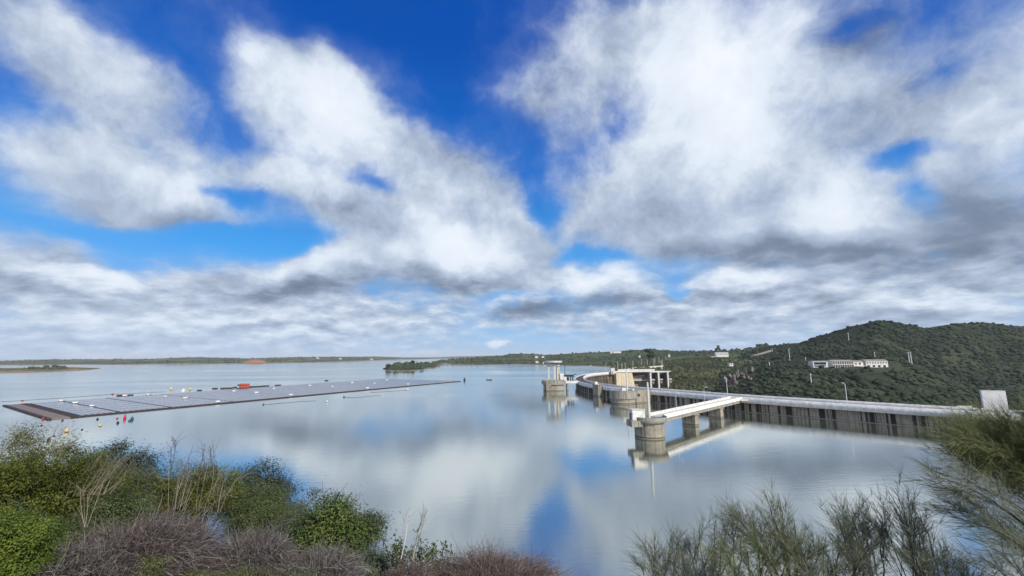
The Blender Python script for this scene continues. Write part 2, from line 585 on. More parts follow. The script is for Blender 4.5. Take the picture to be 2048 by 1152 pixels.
def shore_d(x, y):
    """signed distance to the near shore, positive on land"""
    x = np.asarray(x, float); y = np.asarray(y, float)
    best = np.full(x.shape, 1e9); sg = np.ones(x.shape)
    for a, b in zip(SHORE[:-1], SHORE[1:]):
        e = b - a
        t = np.clip(((x - a[0]) * e[0] + (y - a[1]) * e[1]) / e.dot(e), 0, 1)
        dx = x - a[0] - t * e[0]; dy = y - a[1] - t * e[1]
        d = np.hypot(dx, dy)
        side = e[0] * dy - e[1] * dx
        u = d < best
        best = np.where(u, d, best); sg = np.where(u, np.where(side < 0, 1, -1), sg)
    return best * sg


def bank_h(x, y):
    x = np.asarray(x, float); y = np.asarray(y, float)
    d = shore_d(x, y)
    h = np.interp(d, [-30, 0, 42, 46, 52, 60, 500], [-15, 0, 31.2, 33.0, 34.4, 35.2, 60])
    # a shelf of turf at the viewer's feet, to the left
    h = h + 0.25 * np.exp(-(((x + 3.4) / 3.0) ** 2 + ((y - 4.6) / 2.6) ** 2))
    h = h - 0.8 * np.exp(-(((x - 8) / 6.0) ** 2 + ((y - 5) / 5.0) ** 2))
    h = h + 0.10 * vnoise(x, y, 1.3, 3) + 0.5 * np.clip(d / 30, 0, 1) * vnoise(x, y, 7.0, 5) * np.clip(np.hypot(x, y) / 25, 0, 1)
    # downstream of the dam the ground drops into the gorge
    return h


rad = np.concatenate([[0.3], np.geomspace(1.0, 60, 70), np.geomspace(63, 900, 50)])
ang = np.linspace(0, 2 * np.pi, 240, endpoint=False)
RR, AA = np.meshgrid(rad, ang, indexing='ij')
gx, gy = RR * np.sin(AA), RR * np.cos(AA)
gz = bank_h(gx, gy)
# gorge: to the right of the dam axis
def axis_side(x, y):
    P = AXL[:, None, None, :] if np.ndim(x) == 2 else AXL[:, None, :]
    d2 = (P[..., 0] - x) ** 2 + (P[..., 1] - y) ** 2
    i = d2.argmin(0)
    s = (x - AXL[i, 0]) * AXN[i, 0] + (y - AXL[i, 1]) * AXN[i, 1]
    return s, np.sqrt(d2.min(0))
ss, sd = axis_side(gx, gy)
down = ((ss > 3) | (gx > 228)) & (shore_d(gx, gy) < 0) & (gy > 150) & (gx > 60)
ab = np.hypot(gx - 235, gy - 180)
gz = np.where(down, np.minimum(8.2, np.maximum(-45, 9.0 - 0.55 * np.maximum(ab - 14, 0))), gz)
nR, nA = RR.shape
idx = np.arange(nR * nA).reshape(nR, nA)
F = np.stack([idx[:-1], idx[1:], np.roll(idx[1:], -1, 1), np.roll(idx[:-1], -1, 1)], -1).reshape(-1, 4)


def ground_mat():
    m, N, b = new_mat('bank_soil')
    p = N.pos()
    n1 = N.noise(p, 0.9, 6.0, 0.62); n2 = N.noise(p, 7.0, 4.0, 0.6)
    c = N.mix(N.step(n1, 0.38, 0.62), (0.085, 0.075, 0.05), (0.065, 0.085, 0.03))
    c = N.mix(N.step(n2, 0.45, 0.75), c, (0.17, 0.15, 0.10))
    z = N.node('ShaderNodeSeparateXYZ'); N.put(z.inputs[0], p)
    c = N.mix(N.step(N.math('MULTIPLY_ADD', n1, 2.0, z.outputs[2]), 2.6, 4.2), (0.24, 0.15, 0.09), c)
    b.inputs['Roughness'].default_value = 0.95
    N.put(b.inputs['Base Color'], c)
    N.put(b.inputs['Normal'], N.bump(n2, 0.8, 0.06))
    return m


tag(np_mesh('ground', np.stack([gx, gy, gz], -1).reshape(-1, 3), F, ground_mat(), smooth=True), kind='structure')


# ------------------------------------------------------------------ far land: lofted strips with real depth
def hill_mat(name, scrub, grass, soil, shore=2.4, patch=0.004, fields=0.5):
    m, N, b = new_mat(name)
    p = N.pos()
    n1 = N.noise(p, patch, 5.0, 0.6); n2 = N.noise(p, patch * 7, 5.0, 0.65); n3 = N.noise(p, patch * 40, 3.0, 0.6)
    c = N.mix(N.step(n1, 0.44, 0.60), scrub, grass)
    c = N.mix(N.math('MULTIPLY', N.step(n2, 0.52, 0.66), fields), c, tuple(0.55 * a + 0.45 * q for a, q in zip(soil, grass)))
    c = N.mix(N.step(n3, 0.40, 0.70), c, N.mix(0.55, c, scrub))
    z = N.node('ShaderNodeSeparateXYZ'); N.put(z.inputs[0], p)
    if shore:
        c = N.mix(N.step(N.math('MULTIPLY_ADD', n2, shore, z.outputs[2]), shore * 1.15, shore * 1.6), soil, c)
    b.inputs['Roughness'].default_value = 0.95
    b.inputs['Specular IOR Level'].default_value = 0.1
    N.put(b.inputs['Base Color'], c)
    return m


def loft(name, rows, mat, n_px=260, n_up=26, rough=0.0, seed=1, back=True, kind='structure'):
    """rows: bottom to top, each a list of (px, py, Y); returns object and its grid"""
    x0 = min(q[0] for r in rows for q in r); x1 = max(q[0] for r in rows for q in r)
    xs = np.linspace(x0, x1, n_px)
    G = []
    for r in rows:
        r = sorted(r)
        a = np.array(r, float)
        py = np.interp(xs, a[:, 0], a[:, 1]); Y = np.exp(np.interp(xs, a[:, 0], np.log(a[:, 2])))
        # soften the corners of the traced line
        k = np.array([1, 2, 3, 2, 1]) / 9.0
        py = np.convolve(np.pad(py, 2, 'edge'), k, 'valid'); Y = np.convolve(np.pad(Y, 2, 'edge'), k, 'valid')
        G.append(np.array([at(a_, b_, c_) for a_, b_, c_ in zip(xs, py, Y)]))
    G = np.array(G)
    nr = len(rows)
    t = np.linspace(0, nr - 1, n_up * (nr - 1) + 1)
    i0 = np.minimum(t.astype(int), nr - 2); fr = (t - i0)[:, None, None]
    S = G[i0] * (1 - fr) + G[i0 + 1] * fr
    if back:        # far side falls away again
        top = S[-1]; away = top.copy(); u = top[:, :2] / np.linalg.norm(top[:, :2], axis=1)[:, None]
        dd = np.linalg.norm(top[:, :2], axis=1)[:, None]
        ext = []
        for q, dr in ((0.06, 0.10), (0.2, 0.4), (0.45, 1.0)):
            a = top.copy(); a[:, :2] += u * dd * q; a[:, 2] = top[:, 2] * (1 - dr) - 8 * dr
            ext.append(a)
        S = np.concatenate([S, np.array(ext)])
    if rough > 0:
        n = fbm(S[..., 0], S[..., 1], rough * 14, 4, seed)
        w = np.ones(S.shape[0]); w[:3] = (0, 0.3, 0.7)
        S[..., 2] += rough * n * w[:, None]
    a, b, _ = S.shape
    idx = np.arange(a * b).reshape(a, b)
    F = np.stack([idx[:-1, :-1], idx[:-1, 1:], idx[1:, 1:], idx[1:, :-1]], -1).reshape(-1, 4)
    o = np_mesh(name, S.reshape(-1, 3), F, mat, smooth=True)
    if kind: tag(o, kind=kind)
    return o, S


def yshore(pts):
    return [(a, b, on(a, b, 0.0)[1]) for a, b in pts]


far_scrub = hill_mat('far_hill_cover', (0.036, 0.052, 0.028), (0.15, 0.18, 0.080), (0.24, 0.16, 0.10), 2.5, 0.0032, 0.7)
mid_scrub = hill_mat('mid_hill_cover', (0.035, 0.050, 0.022), (0.085, 0.115, 0.040), (0.20, 0.135, 0.085), 0.9, 0.006, 0.5)
hill_scrub = hill_mat('scrub_hill_soil', (0.024, 0.034, 0.018), (0.052, 0.062, 0.032), (0.13, 0.11, 0.07), None, 0.010, 0.5)

# the far shore on the left
F_SH = yshore([(-420, 736), (-200, 733.5), (0, 731), (150, 729.5), (230, 730), (300, 729), (400, 728), (500, 727), (600, 725.3), (700, 722.8), (760, 720.6), (820, 718.6), (872, 717.6), (905, 717.2)])
F_RG = [(-420, 724), (-200, 723), (0, 722.5), (60, 720), (110, 719), (200, 718.6), (300, 718), (350, 715.5), (400, 714.6), (450, 716), (500, 717.3), (560, 715.2), (600, 714.2), (650, 713.8), (700, 713.4), (750, 713.2), (800, 714.6), (840, 716), (872, 717.0), (905, 717.0)]
yb = lambda px, rows: float(np.interp(px, [q[0] for q in rows], [q[2] for q in rows]))
F_MID = [(a, 0.5 * b + 0.5 * float(np.interp(a, [q[0] for q in F_SH], [q[1] for q in F_SH])) - 1.0, yb(a, F_SH) + 700) for a, b in F_RG]
farA, GF = loft('far_hills', [F_SH, F_MID, [(a, b, yb(a, F_SH) + 1800) for a, b in F_RG]], far_scrub, 320, 14, 3.0, 2)
# bluish range at the very back, seen up the narrows
J_SH = yshore([(760, 716.6), (860, 716.2), (900, 716.4), (960, 717.2), (1010, 718.6), (1040, 720)])
J_RG = [(760, 715.2), (840, 714.8), (880, 714.4), (900, 713.2), (930, 712.6), (960, 712.0), (1000, 711.0), (1040, 710.5)]
farJ, GJ = loft('far_hills', [J_SH, [(a, b, yb(a, J_SH) + 1800) for a, b in J_RG]], far_scrub, 90, 10, 3.0, 12)
# low ochre point on the left
G_SH = yshore([(-420, 752), (-200, 750), (-60, 748), (0, 746.5), (50, 746), (100, 744.5), (150, 742.5), (178, 740.5), (196, 738.2), (201, 737)])
G_RG = [(-420, 735), (-200, 736), (-60, 736.5), (0, 737), (50, 736.5), (100, 735), (150, 735), (178, 736.2), (196, 736.6), (201, 736.4)]
ochre = hill_mat('ochre_bank', (0.070, 0.080, 0.035), (0.17, 0.165, 0.07), (0.28, 0.19, 0.11), 0.7, 0.02, 0.6)
leftG, GG = loft('far_shore', [G_SH, [(a, b, yb(a, G_SH) + max(60, min(450, (201 - a) * 9))) for a, b in G_RG]], ochre, 160, 14, 0.6, 4)
# wooded point in the middle and the plateau behind the dam
E_SH = yshore([(766, 738.5), (778, 741), (800, 742), (820, 741.4), (845, 739.5), (865, 736), (885, 733.6), (905, 732), (935, 730.6), (980, 729.6), (1030, 728.6), (1080, 729.5), (1130, 731), (1180, 732.5), (1230, 735), (1300, 740), (1400, 746), (1560, 752)])
E_M1 = [(766, 736.5), (778, 733), (800, 731.5), (820, 731), (845, 731), (865, 730), (885, 727.5), (905, 725.5), (935, 724), (980, 721), (1030, 719), (1080, 722), (1130, 722), (1180, 722), (1230, 724), (1300, 726), (1400, 726), (1560, 724)]
E_RG = [(766, 737), (778, 734), (800, 729.5), (820, 728.3), (845, 727.5), (865, 726), (885, 721), (905, 719.2), (940, 716.5), (980, 713.6), (1000, 712), (1015, 709), (1030, 707.2), (1060, 708), (1100, 710), (1130, 707.5), (1160, 705.8), (1200, 704.5), (1240, 702), (1280, 700), (1320, 700), (1360, 703), (1400, 702), (1440, 701), (1480, 701), (1503, 697), (1518, 691), (1535, 690), (1560, 693), (1620, 693)]
ex = lambda a: 40 if a < 780 else 260 if a < 870 else 700
ex2 = lambda a: 60 if a < 780 else 420 if a < 870 else 1100
midE, GE = loft('plateau', [E_SH, [(a, b, yb(a, E_SH) + ex(a)) for a, b in E_M1], [(a, b, yb(a, E_SH) + ex2(a)) for a, b in E_RG]], mid_scrub, 420, 16, 2.4, 6)

# the slope at the far end of the dam
C0 = [(1225, 780, 730), (1335, 782, 700), (1400, 792, 620), (1460, 800, 560), (1520, 806, 520)]
C1 = [(1225, 748, 800), (1335, 752, 790), (1400, 760, 720), (1460, 772, 650), (1520, 780, 600)]
C2 = [(1225, 736, 860), (1335, 733, 900), (1400, 733, 880), (1460, 742, 800), (1520, 755, 720)]
C3 = [(1225, 733, 1000), (1335, 722, 1060), (1400, 714, 1080), (1460, 716, 1000), (1520, 726, 900)]
midC, GC = loft('hill', [C0, C1, C2, C3], hill_scrub, 150, 20, 2.2, 8, back=False)

# the big scrub hill on the right
B0 = [(1460, 775, 640), (1560, 760, 640), (1650, 752, 640), (1750, 740, 640), (1850, 770, 650), (1935, 800, 640), (2050, 830, 600), (2300, 860, 560)]
B1 = [(1460, 745, 900), (1560, 722, 800), (1650, 716, 740), (1750, 704, 720), (1850, 735, 740), (1935, 770, 720), (2050, 800, 680), (2300, 800, 640)]
B2 = [(1460, 728, 1150), (1490, 716, 1100), (1560, 700, 1000), (1650, 688, 880), (1750, 670, 830), (1850, 690, 860), (1935, 705, 840), (2050, 722, 820), (2300, 730, 800)]
B3 = [(1460, 722, 1300), (1480, 712, 1290), (1510, 698, 1250), (1560, 691, 1150), (1600, 687, 1050), (1650, 671, 980), (1700, 655, 930), (1735, 646, 910), (1760, 643, 905), (1790, 646, 910), (1830, 652, 960), (1852, 656, 1000), (1875, 652, 1000), (1900, 648.5, 990), (1950, 646.5, 980), (1990, 647, 980), (2048, 653, 970), (2120, 664, 960), (2300, 690, 950)]
bigB, GB = loft('hill', [B0, B1, B2, B3], hill_scrub, 260, 26, 4.0, 9)
# its nearer shoulder that carries the long white building
A0 = [(1440, 808, 470), (1500, 812, 430), (1560, 815, 400), (1650, 820, 375), (1750, 828, 355), (1850, 836, 345), (1950, 842, 340), (2050, 846, 330), (2300, 858, 310)]
A1 = [(1440, 788, 560), (1500, 778, 520), (1560, 768, 490), (1650, 768, 470), (1750, 772, 450), (1850, 796, 440), (1950, 818, 420), (2050, 832, 400), (2300, 845, 370)]
A2 = [(1440, 768, 660), (1500, 747, 640), (1560, 737, 600), (1650, 737, 575), (1750, 737, 570), (1800, 740, 570), (1850, 762, 540), (1900, 785, 500), (1950, 806, 470), (2050, 826, 430), (2300, 840, 390)]
A3 = [(1440, 752, 740), (1500, 728, 760), (1560, 720, 740), (1625, 724, 660), (1690, 724, 660), (1750, 722, 650), (1785, 721, 640), (1815, 727, 630), (1850, 744, 590), (1900, 772, 545), (1950, 797, 500), (2050, 820, 450), (2300, 836, 410)]
shoA, GA = loft('hill', [A0, A1, A2, A3], hill_scrub, 240, 22, 1.6, 10)
# ------------------------------------------------------------------ concrete
def concrete(name, base, dark, streak=0.0, lines=True, wet=0.9, uv=False, damp=(0.05, 0.05, 0.035)):
    """weathered concrete: lift joints, rust-grey runs from the top, damp foot near the water"""
    m, N, b = new_mat(name)
    p = N.pos()
    xyz = N.node('ShaderNodeSeparateXYZ'); N.put(xyz.inputs[0], p)
    z = xyz.outputs[2]
    n1 = N.noise(p, 0.35, 6.0, 0.65); n2 = N.noise(p, 3.0, 4.0, 0.6)
    c = N.mix(N.step(n1, 0.35, 0.70), base, tuple(0.68 * x for x in base))
    c = N.mix(N.math('MULTIPLY', N.step(n2, 0.48, 0.75), 0.5), c, dark)
    runs = N.noise(N.scaled(p, (0.9, 0.9, 0.04)), 1.0, 4.0, 0.65)
    c = N.mix(N.math('MULTIPLY', N.step(runs, 0.50, 0.64), 0.75), c, dark)
    if lines:
        w = N.math('FRACT', N.math('MULTIPLY', N.math('ADD', z, N.math('MULTIPLY', n1, 0.15)), 0.62))
        c = N.mix(N.math('MULTIPLY', N.step(N.math('ABSOLUTE', N.math('SUBTRACT', w, 0.5)), 0.07, 0.0), 0.55), c, dark)
    if uv:
        u = N.node('ShaderNodeUVMap').outputs[0]
        us = N.node('ShaderNodeSeparateXYZ'); N.put(us.inputs[0], u)
        wob = N.math('MULTIPLY_ADD', N.noise(p, 0.8, 3.0), 0.7, us.outputs[0])
        cmb = N.node('ShaderNodeCombineXYZ'); N.put(cmb.inputs[0], N.math('MULTIPLY', wob, 0.24))
        n = N.noise(cmb.outputs[0], 1.0, 2.0, 0.75)
        # where the crest drains, the wall is black with damp
        n = N.math('MULTIPLY_ADD', N.step(us.outputs[0], 130, 230), 0.05, n)
        thick = N.step(n, 0.505, 0.545)
        cm2 = N.node('ShaderNodeCombineXYZ'); N.put(cm2.inputs[0], N.math('MULTIPLY_ADD', wob, 0.55, 40.0))
        thin = N.math('MULTIPLY', N.step(N.noise(cm2.outputs[0], 1.0, 2.0, 0.7), 0.56, 0.60), 0.85)
        c = N.mix(N.math('MULTIPLY', N.math('MAXIMUM', thick, thin), streak), c, (0.018, 0.016, 0.012))
    if wet > 0:
        zz = N.math('MULTIPLY_ADD', n1, 0.5, z)
        c = N.mix(N.math('MULTIPLY', N.step(zz, 1.3, 0.75), wet), c, damp)
        c = N.mix(N.math('MULTIPLY', N.step(N.math('ABSOLUTE', N.math('SUBTRACT', zz, 0.42)), 0.16, 0.05), 0.55), c, (0.50, 0.47, 0.40))
    b.inputs['Roughness'].default_value = 0.85
    b.inputs['Specular IOR Level'].default_value = 0.2
    N.put(b.inputs['Base Color'], c)
    N.put(b.inputs['Normal'], N.bump(n2, 0.4, 0.04))
    return m


M_wall = concrete('dam_wall_concrete', (0.37, 0.31, 0.23), (0.13, 0.108, 0.08), streak=0.98, uv=True, wet=0.35)
M_pier = concrete('tower_concrete', (0.35, 0.315, 0.255), (0.10, 0.088, 0.062))
M_collar = concrete('collar_concrete', (0.33, 0.32, 0.275), (0.10, 0.096, 0.07), lines=False, wet=0)
M_white = simple('white_parapet_paint', (0.74, 0.73, 0.70), (0.54, 0.53, 0.50), 0.5, 0.7, 0.2)
M_cream = concrete('cream_concrete', (0.72, 0.63, 0.46), (0.34, 0.27, 0.17), lines=True, wet=0)
M_grey = concrete('grey_concrete', (0.30, 0.285, 0.25), (0.12, 0.11, 0.09), wet=0)
M_pale = simple('pale_concrete', (0.56, 0.55, 0.50), (0.40, 0.39, 0.35), 0.7, 0.8, 0.2)
M_road = simple('road_asphalt', (0.105, 0.092, 0.082), (0.075, 0.068, 0.062), 0.4, 0.9, 0.2)
M_dark = simple('dark_steel', (0.03, 0.032, 0.035), (0.02, 0.02, 0.022), 2.0, 0.5, 0.4)
M_steel = simple('galvanised_steel', (0.52, 0.53, 0.54), (0.40, 0.41, 0.42), 3.0, 0.45, 0.5, 0.3)
M_glass = simple('dark_window_glass', (0.02, 0.025, 0.03), (0.03, 0.035, 0.04), 1.0, 0.1, 0.6)
M_post = simple('post_concrete', (0.60, 0.61, 0.57), (0.46, 0.47, 0.43), 1.5, 0.8, 0.2)
M_lamp = simple('lamp_white_metal', (0.75, 0.76, 0.77), (0.66, 0.67, 0.68), 2.0, 0.4, 0.4)


def proj(x, y, z):
    v = CMN.T @ (np.array([x, y, z]) - EYE)
    return 1024 + FPX * v[0] / -v[2], 576 - FPX * v[1] / -v[2]


def sweep(name, prof, mat, parent, i0=0, i1=None, closed=True, smooth=False):
    """prof: list of (offset downstream, z) swept along the dam axis"""
    i1 = len(AXL) if i1 is None else i1
    P = AXL[i0:i1]; Nn = AXN[i0:i1]; s = AXS[i0:i1]
    k = len(prof)
    V = np.zeros((len(P), k, 3)); U = np.zeros((len(P), k, 2))
    for j, (o, z) in enumerate(prof):
        V[:, j, :2] = P + Nn * o
        V[:, j, 2] = z
        U[:, j, 0] = s; U[:, j, 1] = z
    n = len(P)
    idx = np.arange(n * k).reshape(n, k)
    jn = np.roll(idx, -1, 1) if closed else idx[:, 1:]
    jc = idx if closed else idx[:, :-1]
    F = np.stack([jc[:-1], jn[:-1], jn[1:], jc[1:]], -1).reshape(-1, 4)
    Fs = [F]
    if closed:
        Fs += [idx[:1], idx[-1:, ::-1]]
    return np_mesh(name, V.reshape(-1, 3), Fs, mat, parent, smooth, uv=U.reshape(-1, 2))


dam = thing('dam', 'long curved concrete arch dam with white parapets holding back the reservoir', 'dam')
TOP = 9.35
sweep('arch_wall', [(1.3, -14), (1.3, 5.9), (9.4, 5.9), (9.4, 4), (11, -10), (14, -30), (18, -60), (1.3, -60)], M_wall, dam)
sweep('crest_slab', [(0.25, 5.903), (0.25, 8.2), (10.4, 8.2), (10.4, 5.903)], M_pale, dam)
sweep('parapet', [(0.0, 5.7), (0.0, TOP), (0.9, TOP), (0.9, 8.203), (0.247, 8.203), (0.247, 5.7)], M_white, dam)['label'] = 'tall white upstream parapet'
sweep('parapet', [(9.75, 7.6), (9.75, 10.1), (10.7, 10.1), (10.7, 5.5), (10.403, 5.5), (10.403, 7.6)], M_white, dam)['label'] = 'white downstream parapet'
sweep('roadway', [(1.6, 8.206), (1.6, 8.212), (8.9, 8.212), (8.9, 8.206)], M_road, dam)
sweep('kerb', [(9.0, 8.203), (9.0, 8.36), (9.745, 8.36), (9.745, 8.203)], M_pale, dam)

# the sharp little buttress (gate shaft) further along
def frame_at(px, z=TOP):
    """place on the dam axis nearest to the sight line of px; returns i"""
    e = np.abs(np.array([proj(x, y, z)[0] for x, y in AXL]) - px)
    e[len(AXL) * 55 // 100:] = 9e9
    return int(e.argmin())


def local(o, i, off=0.0, z=0.0):
    p = AXL[i] + AXN[i] * off
    o.location = (p[0], p[1], z)
    o.rotation_euler = (0, 0, math.atan2(-AXN[i][1], -AXN[i][0]) - math.pi / 2)   # local +Y looks upstream


i = frame_at(1199)
o = thing('gate_shaft', 'square concrete gate shaft with white hut on top, against the curved dam face', 'shaft')
local(o, i, 1.0, 0)
MB().box(-5.0, 5.0, 0.6, 5.6, -8, 9.7).build('shaft', M_pier, o, 0.06)
MB().box(-5.4, 5.4, 0.3, 6.0, 9.7, 10.2).build('cap', M_collar, o)
MB().box(2.0, 4.2, 2.0, 4.6, 10.2, 12.6).build('hut', M_white, o, 0.04)
MB().box(-4.9, -4.1, 4.9, 5.7, 10.2, 11.2).build('bollard', M_white, o)


# ------------------------------------------------------------------ near intake tower
def mast(loc, h, label, tilt=(0, 0), r0=0.62):
    t = thing('mast', label, 'mast', loc, group='round concrete masts on the intake towers')
    MB().cyl(0, 0, 0.35, h, r0, r0 * 0.62, 14).build('pole', M_post, t, smooth=False)
    MB().cyl(0, 0, 0, 0.35, 1.25, 1.1, 14).build('base', M_pale, t)
    MB().cyl(0, 0, h, h + 0.25, r0 * 0.7, r0 * 0.5, 14).build('cap', M_pale, t)
    return t


tx, ty = 61.2, 198.0
BD = (AXL[frame_at(1476)] - np.array([tx, ty])); BL = float(np.linalg.norm(BD)); BD /= BL
b_rz = math.atan2(BD[1], BD[0])
it = thing('intake_tower', 'near round concrete intake tower with white cabin and thick mast, at the bridge end', 'tower', (tx, ty, 0), b_rz, 'intake towers standing in the water')
MB().cyl(0, 0, -12, 6.9, 6.45, 6.45, 48).build('shaft', M_pier, it)
mb = MB().cyl(0, 0, 6.9, 7.7, 7.6, 7.9, 48)
mb.build('deck', M_collar, it)
MB().ring(0, 0, 7.703, 9.1, 7.9, 0.55, 48, R(28), R(332)).build('parapet', M_collar, it)
MB().poly_prism([(4.6, -2.6), (8.6, -2.2), (8.6, 2.2), (4.6, 2.6)], -12, 1.2, 1.0).poly_prism([(5.2, -2.2), (7.4, -1.9), (7.4, 1.9), (5.2, 2.2)], 1.2, 6.9).build('abutment', M_pier, it)
# cabin on a bracket on the far-left side of the deck
cb = thing('cabin', 'white flat roofed cabin on the rim of the near intake tower', 'cabin', (tx - 5.9, ty - 2.2, 7.7), R(8))
cbw = MB().box(-2.9, 2.9, -2.0, 2.2, 0.0, 4.4).build('wall', M_white, cb, 0.05)
MB().box(-3.15, 3.15, -2.25, 2.45, 4.403, 4.75).build('roof', M_pale, cb, 0.04)
for sx in (-2.89, 2.89):
    MB().box(min(sx, sx + 0.05 * np.sign(sx)), max(sx, sx + 0.05 * np.sign(sx)), -0.8, 1.0, 0.2, 3.0).build('door', M_dark, cbw)
MB().box(-4.0, 1.0, -3.4, 2.6, -2.6, -0.003).build('bracket', M_collar, cb, 0.05)
mast((tx - 0.9, ty - 3.6, 7.703), 16.2, 'tall tapered mast on the near intake tower beside the white cabin')
for k, (dx, dy) in enumerate(((2.6, -4.2), (3.8, -2.2), (-1.6, -5.0))):
    o = thing('deck_hatch', ('low grey hatch beside the mast on the near intake tower', 'grey hatch nearest the bridge on the near intake tower', 'grey hatch between mast and cabin on the near intake tower')[k], 'hatch', (tx + dx, ty + dy, 7.703), 0.3 * k, 'hatches on the tower deck')
    MB().box(-0.7, 0.7, -0.5, 0.5, 0, 0.5).build('frame', M_grey, o)
    MB().box(-0.62, 0.62, -0.42, 0.42, 0.5, 0.58).build('lid', M_steel, o)

# ------------------------------------------------------------------ bridge from tower to crest
br = thing('access_bridge', 'straight white concrete bridge on two piers between the near intake tower and dam', 'bridge', (tx, ty, 0), b_rz)
L0, L1 = 6.9, BL + 0.2
MB().box(L0, L1, -3.2, 3.2, 7.0, 8.0).build('deck', M_pale, br)
for sy in (-1, 1):
    y0, y1 = sorted((sy * 3.203, sy * 3.75))
    MB().box(L0 + 0.3, L1, y0, y1, 7.35, 9.35).build('parapet', M_white, br, 0.04)
    y0, y1 = sorted((sy * 2.1, sy * 3.0))
    MB().box(L0, L1, y0, y1, 5.7, 6.997).build('girder', M_collar, br)
MB().box(L0 + 0.4, L1 - 0.2, -2.9, 2.9, 8.004, 8.012).build('roadway', M_pale, br)
for pp, wx in ((1381, 2.6), (1432, 2.5)):
    qs = np.linspace(0.1, 0.95, 400)
    xq = BL * qs[int(np.argmin([abs(proj(tx + BD[0] * BL * q, ty + BD[1] * BL * q, 2)[0] - pp) for q in qs]))]
    f = MB()
    f.poly_prism([(xq - wx, -3.6), (xq + wx, -3.6), (xq + wx, 3.6), (xq - wx, 3.6)], -14, 5.1, 0.94)
    f.box(xq - wx * 1.1, xq + wx * 1.1, -3.9, 3.9, 5.1, 5.697)
    f.build('pier', M_pier, br, 0.08)
# widening where the bridge meets the crest
MB().poly_prism([(L1 - 5, -4.2), (L1 + 0.8, -9), (L1 + 0.8, 8), (L1 - 5, 4.2)], 7.1, 8.1).build('apron', M_pale, br)


# ------------------------------------------------------------------ second intake tower
i2 = frame_at(1252)
t2 = on(1247, 809, 0)
t2 = np.array([84.5, 335.0])
i2 = int(np.argmin(np.linalg.norm(AXL - t2, axis=1)))
d2 = AXL[i2] - t2; L2 = float(np.linalg.norm(d2)); rz2 = math.atan2(d2[1], d2[0])
o = thing('intake_tower', 'second round concrete intake tower with a round black opening, against the dam', 'tower', (t2[0], t2[1], 0), rz2, 'intake towers standing in the water')
MB().cyl(0, 0, -12, 3.8, 9.3, 9.3, 48).build('shaft', M_pier, o)
MB().cyl(0, 0, 3.8, 9.0, 10.2, 10.2, 48).build('collar', M_collar, o)
MB().ring(0, 0, 9.003, 9.9, 10.2, 0.6, 48, R(30), R(330)).build('parapet', M_collar, o)
MB().box(6.5, L2 + 1.2, -7.6, 6.0, -12, 9.4).build('shaft_block', M_pier, o, 0.08)
c_ = MB(); c_.tube([(9.2, -7.60, 6.0), (9.2, -7.75, 6.0)], 1.15, 20); c_.build('opening', M_dark, o)
o = thing('cabin', 'small white cabin at the foot of the mast on the second intake tower', 'cabin', (t2[0] - 0.6, t2[1] - 6.6, 9.0), R(5))
MB().box(-1.9, 1.3, -1.3, 1.3, 0, 2.9).build('wall', M_white, o, 0.04)
MB().box(-2.05, 1.45, -1.45, 1.45, 2.903, 3.1).build('roof', M_pale, o)
mast((t2[0] + 1.6, t2[1] - 7.6, 9.003), 15.4, 'tall tapered mast on the second intake tower with the black opening', r0=0.7)
o = thing('vent_box', 'small white vent box on the right rim of the second intake tower', 'vent', (t2[0] + 6.5, t2[1] - 6.0, 9.0))
MB().box(-0.6, 0.6, -0.6, 0.6, 0, 2.2).build('body', M_white, o, 0.04)
MB().box(-0.75, 0.75, -0.75, 0.75, 2.2, 2.4).build('lid', M_pale, o)

# ------------------------------------------------------------------ far intake tower with its canopy
fx, fy = 43.2, 461.0
o = thing('intake_tower', 'far intake tower shaped like a ship with tall columns under a flat round canopy', 'tower', (fx, fy, 0), 0, 'intake towers standing in the water')
hull = [(-12.2, -3.5), (-10, -8), (-4, -11), (4, -11.5), (12.5, -7), (13, 4), (8, 10), (-8, 10), (-12, 4)]
MB().poly_prism([(x * 0.86, y * 0.86) for x, y in hull], -12, 6.3).build('shaft', M_pier, o)
MB().poly_prism(hull, 6.3, 10.2, 1.0).build('collar', M_collar, o)
MB().poly_prism([(-8.2, -9.4), (-3.2, -10.9), (-3.2, -13.0), (-8.2, -11.6)], -12, 5.0).poly_prism([(-8.2, -9.4), (-3.2, -10.9), (-3.2, -12.2), (-8.2, -10.8)], 5.0, 10.0).build('buttress', M_pier, o)
MB().box(-10, 11, -7, -6.4, 10.2, 11.2).build('parapet', M_collar, o)
for x, y, w, n_ in ((-5.0, -4.0, 1.9, 'column'), (1.4, -4.0, 2.6, 'column'), (5.2, -2.0, 3.2, 'column'), (3.0, 3.0, 2.0, 'column')):
    MB().poly_prism([(x - w / 2, y - w / 2), (x + w / 2, y - w / 2), (x + w / 2, y + w / 2), (x - w / 2, y + w / 2)], 10.203, 28.0, 0.85).build(n_, M_pale, o)
MB().box(-10.5, 6.5, -4.5, -3.5, 25.2, 25.9).build('crossbeam', M_post, o)
MB().bar((5, -2, 26.4), (12.6, -2, 27.4), 0.5).bar((12.4, -2, 27.4), (12.4, -2, 10.2), 0.55).build('hoist_frame', M_dark, o)
mb = MB().cyl(0.6, -1.0, 29.0, 30.6, 9.0, 9.4, 40)
mb.build('canopy', M_white, o)
MB().poly_prism([(-2, -4), (7.5, -4), (7.5, 4), (-2, 4)], 28.0, 28.997, 1.1).build('capital', M_grey, o)
MB().box(-10.6, -9.6, -2.5, -1.5, 27.6, 29.5).build('lamp_box', M_white, o)
o = thing('cabin', 'stepped white cabin beside the columns of the far intake tower', 'cabin', (fx + 9.0, fy - 3.0, 10.2))
MB().box(-2.2, 1.6, -2, 2, 0, 7.4).build('wall', M_white, o, 0.05)
